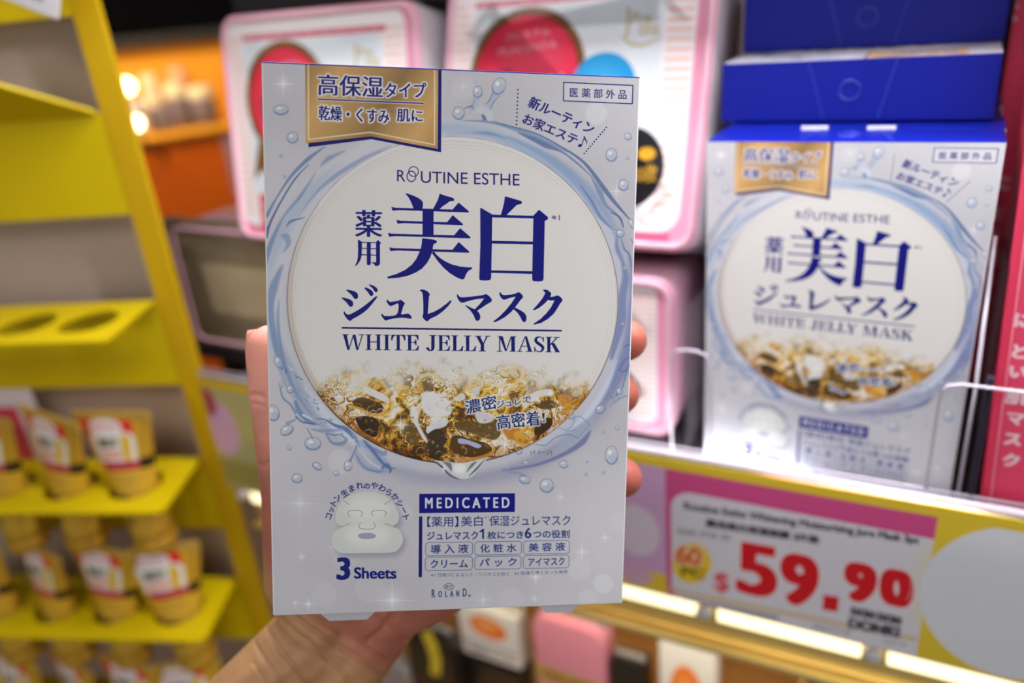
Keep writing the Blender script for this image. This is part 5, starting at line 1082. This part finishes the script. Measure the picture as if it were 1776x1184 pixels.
# ------------------------------------------------------------------ the hand holding the box
hL = np.array(hTL); hc0, hc1, hc2 = np.array(c0), np.array(c1), np.array(c2)
def hp(px, py, w):
    d = ray(px, py); t = ((hL-CC)@hc2+w)/(d@hc2); return Vector(CC+d*t)
def capsule(bm, a, b, ra, rb, n=22):
    a, b = Vector(a), Vector(b); d = b-a; L = d.length; q = d.to_track_quat('Z', 'Y').to_matrix().to_4x4()
    prof = []
    for i in range(7): t = math.pi/2*(1-i/6); prof.append((max(1e-5, ra*math.cos(t)), -ra*math.sin(t)))
    for i in range(7): t = math.pi/2*i/6; prof.append((max(1e-5, rb*math.cos(t)), L+rb*math.sin(t)))
    b2 = bm_lathe(prof, n); join_bm(bm, b2, Matrix.Translation(a) @ q)
def chain(bm, pts):
    for (p, r), (q, s) in zip(pts, pts[1:]): capsule(bm, p, q, r, s)
bm = bmesh.new()
J = lambda x, y, w, r: (hp(x, y, w), r)
# forearm and wrist, two bones' worth of width
chain(bm, [J(217, 1567, .085, .026), J(431, 1232, .062, .0205), J(545, 1110, .060, .0185)])
chain(bm, [J(400, 1500, .085, .026), J(590, 1146, .062, .0195), J(660, 1050, .058, .0185)])
chain(bm, [J(310, 1530, .086, .0275), J(512, 1188, .0655, .0205), J(610, 1060, .060, .018)])
# palm
MC = dict(i=J(700, 700, .054, .0115), m=J(770, 745, .056, .012), r=J(800, 830, .056, .0115), l=J(790, 915, .055, .0105))
for k_ in 'imrl': chain(bm, [J(600, 1040, .060, .0165), MC[k_]])
chain(bm, [J(655, 1040, .055, .0185), J(752, 1000, .050, .0165), J(790, 930, .054, .012)])          # heel of the palm
chain(bm, [J(700, 1030, .052, .0165), J(757, 1008, .049, .0150)])
chain(bm, [MC['i'], MC['m'], MC['r'], MC['l']])
chain(bm, [J(560, 1060, .058, .0185), J(560, 960, .056, .0165), J(530, 870, .050, .0140)])          # ball of the thumb
chain(bm, [J(620, 960, .062, .015), J(660, 860, .062, .014), J(700, 760, .058, .012)])
# fingers
chain(bm, [MC['i'], J(890, 612, .049, .0098), J(1010, 585, .046, .0088), J(1086, 590, .0385, .0082)])
chain(bm, [MC['m'], J(930, 705, .050, .0100), J(1020, 684, .046, .0090), J(1072, 683, .0385, .0084)])
chain(bm, [MC['r'], J(940, 830, .050, .0096), J(1020, 822, .046, .0088), J(1078, 828, .0385, .0082)])
chain(bm, [MC['l'], J(880, 925, .049, .0086), J(950, 915, .045, .0078), J(998, 905, .0375, .0072)])
# thumb
chain(bm, [J(530, 1000, .055, .0165), J(512, 862, .047, .0128), J(487, 715, .0405, .0107), J(482, 690, .0395, .0104), J(470, 606, .0372, .0092)])
tmp = bpy.data.meshes.new('hand'); bm.to_mesh(tmp); bm.free()
ho = bpy.data.objects.new('hand', tmp); SC.collection.objects.link(ho)
md = ho.modifiers.new('r', 'REMESH'); md.mode = 'VOXEL'; md.voxel_size = .0008; md.use_smooth_shade = True
ms = ho.modifiers.new('s', 'SMOOTH'); ms.iterations = 16; ms.factor = .6
bpy.context.view_layer.update()
hm = bpy.data.meshes.new_from_object(ho.evaluated_get(bpy.context.evaluated_depsgraph_get())); hm.name = 'hand'
ho.modifiers.clear(); ho.data = hm; bpy.data.meshes.remove(tmp)
# creases of wrist, palm and finger joints: real grooves, pressed along the normal
CR = [([(455, 1072), (470, 1105), (495, 1140), (534, 1184), (560, 1215)], .0009, 5), ([(470, 1060), (515, 1100), (560, 1135), (606, 1180), (620, 1200)], .0008, 5), ([(498, 1060), (540, 1092), (590, 1124), (640, 1155), (668, 1170)], .0010, 5),
      ([(525, 1060), (588, 1098), (640, 1128), (690, 1150)], .0007, 4), ([(430, 1085), (450, 1130), (480, 1170), (510, 1210)], .0006, 4), ([(440, 1150), (470, 1200)], .0004, 4), ([(700, 1000), (690, 1050), (660, 1095), (640, 1110)], .0010, 7),
      ([(640, 1060), (690, 1100), (735, 1118)], .0006, 5), ([(424, 690), (440, 684), (456, 688)], .0006, 5), ([(424, 702), (440, 700), (456, 704)], .0004, 4), ([(440, 800), (452, 806), (466, 802)], .0004, 5)]
nv = len(hm.vertices); co = np.empty(nv*3, 'f'); hm.vertices.foreach_get('co', co); co = co.reshape(-1, 3).astype(float)
nr = np.empty(nv*3, 'f'); hm.vertex_normals.foreach_get('vector', nr); nr = nr.reshape(-1, 3)
cc_ = (co-CC) @ CM; sx_ = PCX+FPX*cc_[:, 0]/cc_[:, 2]; sy_ = PCY+FPX*cc_[:, 1]/cc_[:, 2]
facing = np.clip(-(nr*((co-CC)/np.linalg.norm(co-CC, axis=1)[:, None])).sum(1), 0, 1)
dep = np.zeros(nv)
for pts, amp, wpx in CR:
    p = smooth_closed(np.array(pts, float), 8, False); best = np.full(nv, 1e9)
    for a, b in zip(p, p[1:]):
        ab = b-a; t = np.clip(((sx_-a[0])*ab[0]+(sy_-a[1])*ab[1])/(ab@ab+1e-9), 0, 1)
        best = np.minimum(best, np.hypot(sx_-a[0]-ab[0]*t, sy_-a[1]-ab[1]*t))
    dep += 1.6*amp*np.exp(-(best/(wpx*.8))**2)
rs_ = np.random.RandomState(4)
dep += .00022*np.sin(sx_*.11+sy_*.17+3*np.sin(sy_*.02))*np.clip((sy_-1050)/60, 0, 1)
co -= nr*(np.minimum(dep, .0016)*np.clip(facing*2, 0, 1))[:, None]
hm.vertices.foreach_set('co', co.astype('f').ravel())
# skin colour: tan wrist, pinker palm and finger pads; palm and fingers darkened as shaded, thumb brightened as lit
loc_v = (co-hL); u_ = loc_v@hc0; v_ = loc_v@hc1
tan_ = np.array([.47, .255, .125]); pink = np.array([.45, .125, .088]); palm = np.array([.44, .15, .105]); tpk = np.array([.80, .34, .27])
fp = np.clip((u_-.095)/.015, 0, 1); tp = np.clip((.148-v_)/.035, 0, 1)*np.clip((.03-u_)/.01, 0, 1); pp = np.clip((u_-.004-(v_-.205)*1.0)/.016, 0, 1)*np.clip((.250-v_)/.025, 0, 1)
c_ = tan_[None]*(1-pp[:, None])+palm[None]*pp[:, None]; k_ = fp[:, None]; c_ = c_*(1-k_)+pink[None]*k_; k_ = tp[:, None]; c_ = c_*(1-k_)+tpk[None]*k_
att = hm.color_attributes.new('skin_tone', 'FLOAT_COLOR', 'POINT'); att.data.foreach_set('color', np.c_[c_, np.ones(nv)].astype('f').ravel())
sk = mat('skin', (200, 140, 110), .48, spec=.35, sss=.25, scale=260, vary=.05, bump=.35)
nt = sk.node_tree; b_ = nt.nodes['Principled BSDF']; at_ = nt.nodes.new('ShaderNodeVertexColor'); at_.layer_name = 'skin_tone'
n2 = nt.nodes.new('ShaderNodeTexNoise'); n2.inputs['Scale'].default_value = 55; n2.inputs['Detail'].default_value = 4; tcn = [n for n in nt.nodes if n.type == 'TEX_COORD'][0]; nt.links.new(tcn.outputs['Object'], n2.inputs['Vector'])
rp = nt.nodes.new('ShaderNodeMapRange'); rp.inputs[1].default_value = .3; rp.inputs[2].default_value = .7; rp.inputs[3].default_value = .82; rp.inputs[4].default_value = 1.16; nt.links.new(n2.outputs['Fac'], rp.inputs[0])
mu = nt.nodes.new('ShaderNodeVectorMath'); mu.operation = 'SCALE'; nt.links.new(at_.outputs['Color'], mu.inputs[0]); nt.links.new(rp.outputs[0], mu.inputs['Scale']); nt.links.new(mu.outputs[0], b_.inputs['Base Color'])
hm.materials.clear(); hm.materials.append(sk)
hm.polygons.foreach_set('use_smooth', [True]*len(hm.polygons))
tag(ho, 'bare left hand and wrist gripping the mask box from behind', 'person'); ho.name = 'hand'
# nails
M_nail = mat('nail', (224, 168, 150), .25, coat=.4)
def nail(px, py, w, dirx, outw, ln, wd):
    """thin curved plate on the back of a fingertip"""
    c = hp(px, py, w); dx = (hc0*dirx[0]+hc1*dirx[1]); dx /= np.linalg.norm(dx); o_ = hc0*outw[0]+hc2*outw[1]+hc1*outw[2]; o_ -= dx*(o_@dx); o_ /= np.linalg.norm(o_); s_ = np.cross(dx, o_)
    b = bmesh.new(); g = []
    for i in range(7):
        row = []
        for j in range(9):
            a = (j/8-.5)*1.5; t = i/6; wv = wd*(1-.25*max(0, t-.7)/.3)
            P = np.array(c)+dx*(t-.5)*ln+s_*math.sin(a)*wv+o_*(math.cos(a)*wv*.9-wv*.9+.0004*(1-t*t))
            row.append(b.verts.new(P))
        g.append(row)
    for i in range(6):
        for j in range(8): b.faces.new((g[i][j], g[i][j+1], g[i+1][j+1], g[i+1][j]))
    e = bmesh.ops.extrude_face_region(b, geom=b.faces[:]); bmesh.ops.translate(b, verts=[v for v in e['geom'] if isinstance(v, bmesh.types.BMVert)], vec=Vector(o_)*.0004); bmesh.ops.recalc_face_normals(b, faces=b.faces[:])
    obj('fingernail', b, M_nail, ho, True)
nail(437, 594, .0392, (-.02, -1), (-1, .6, 0), .0095, .0056)
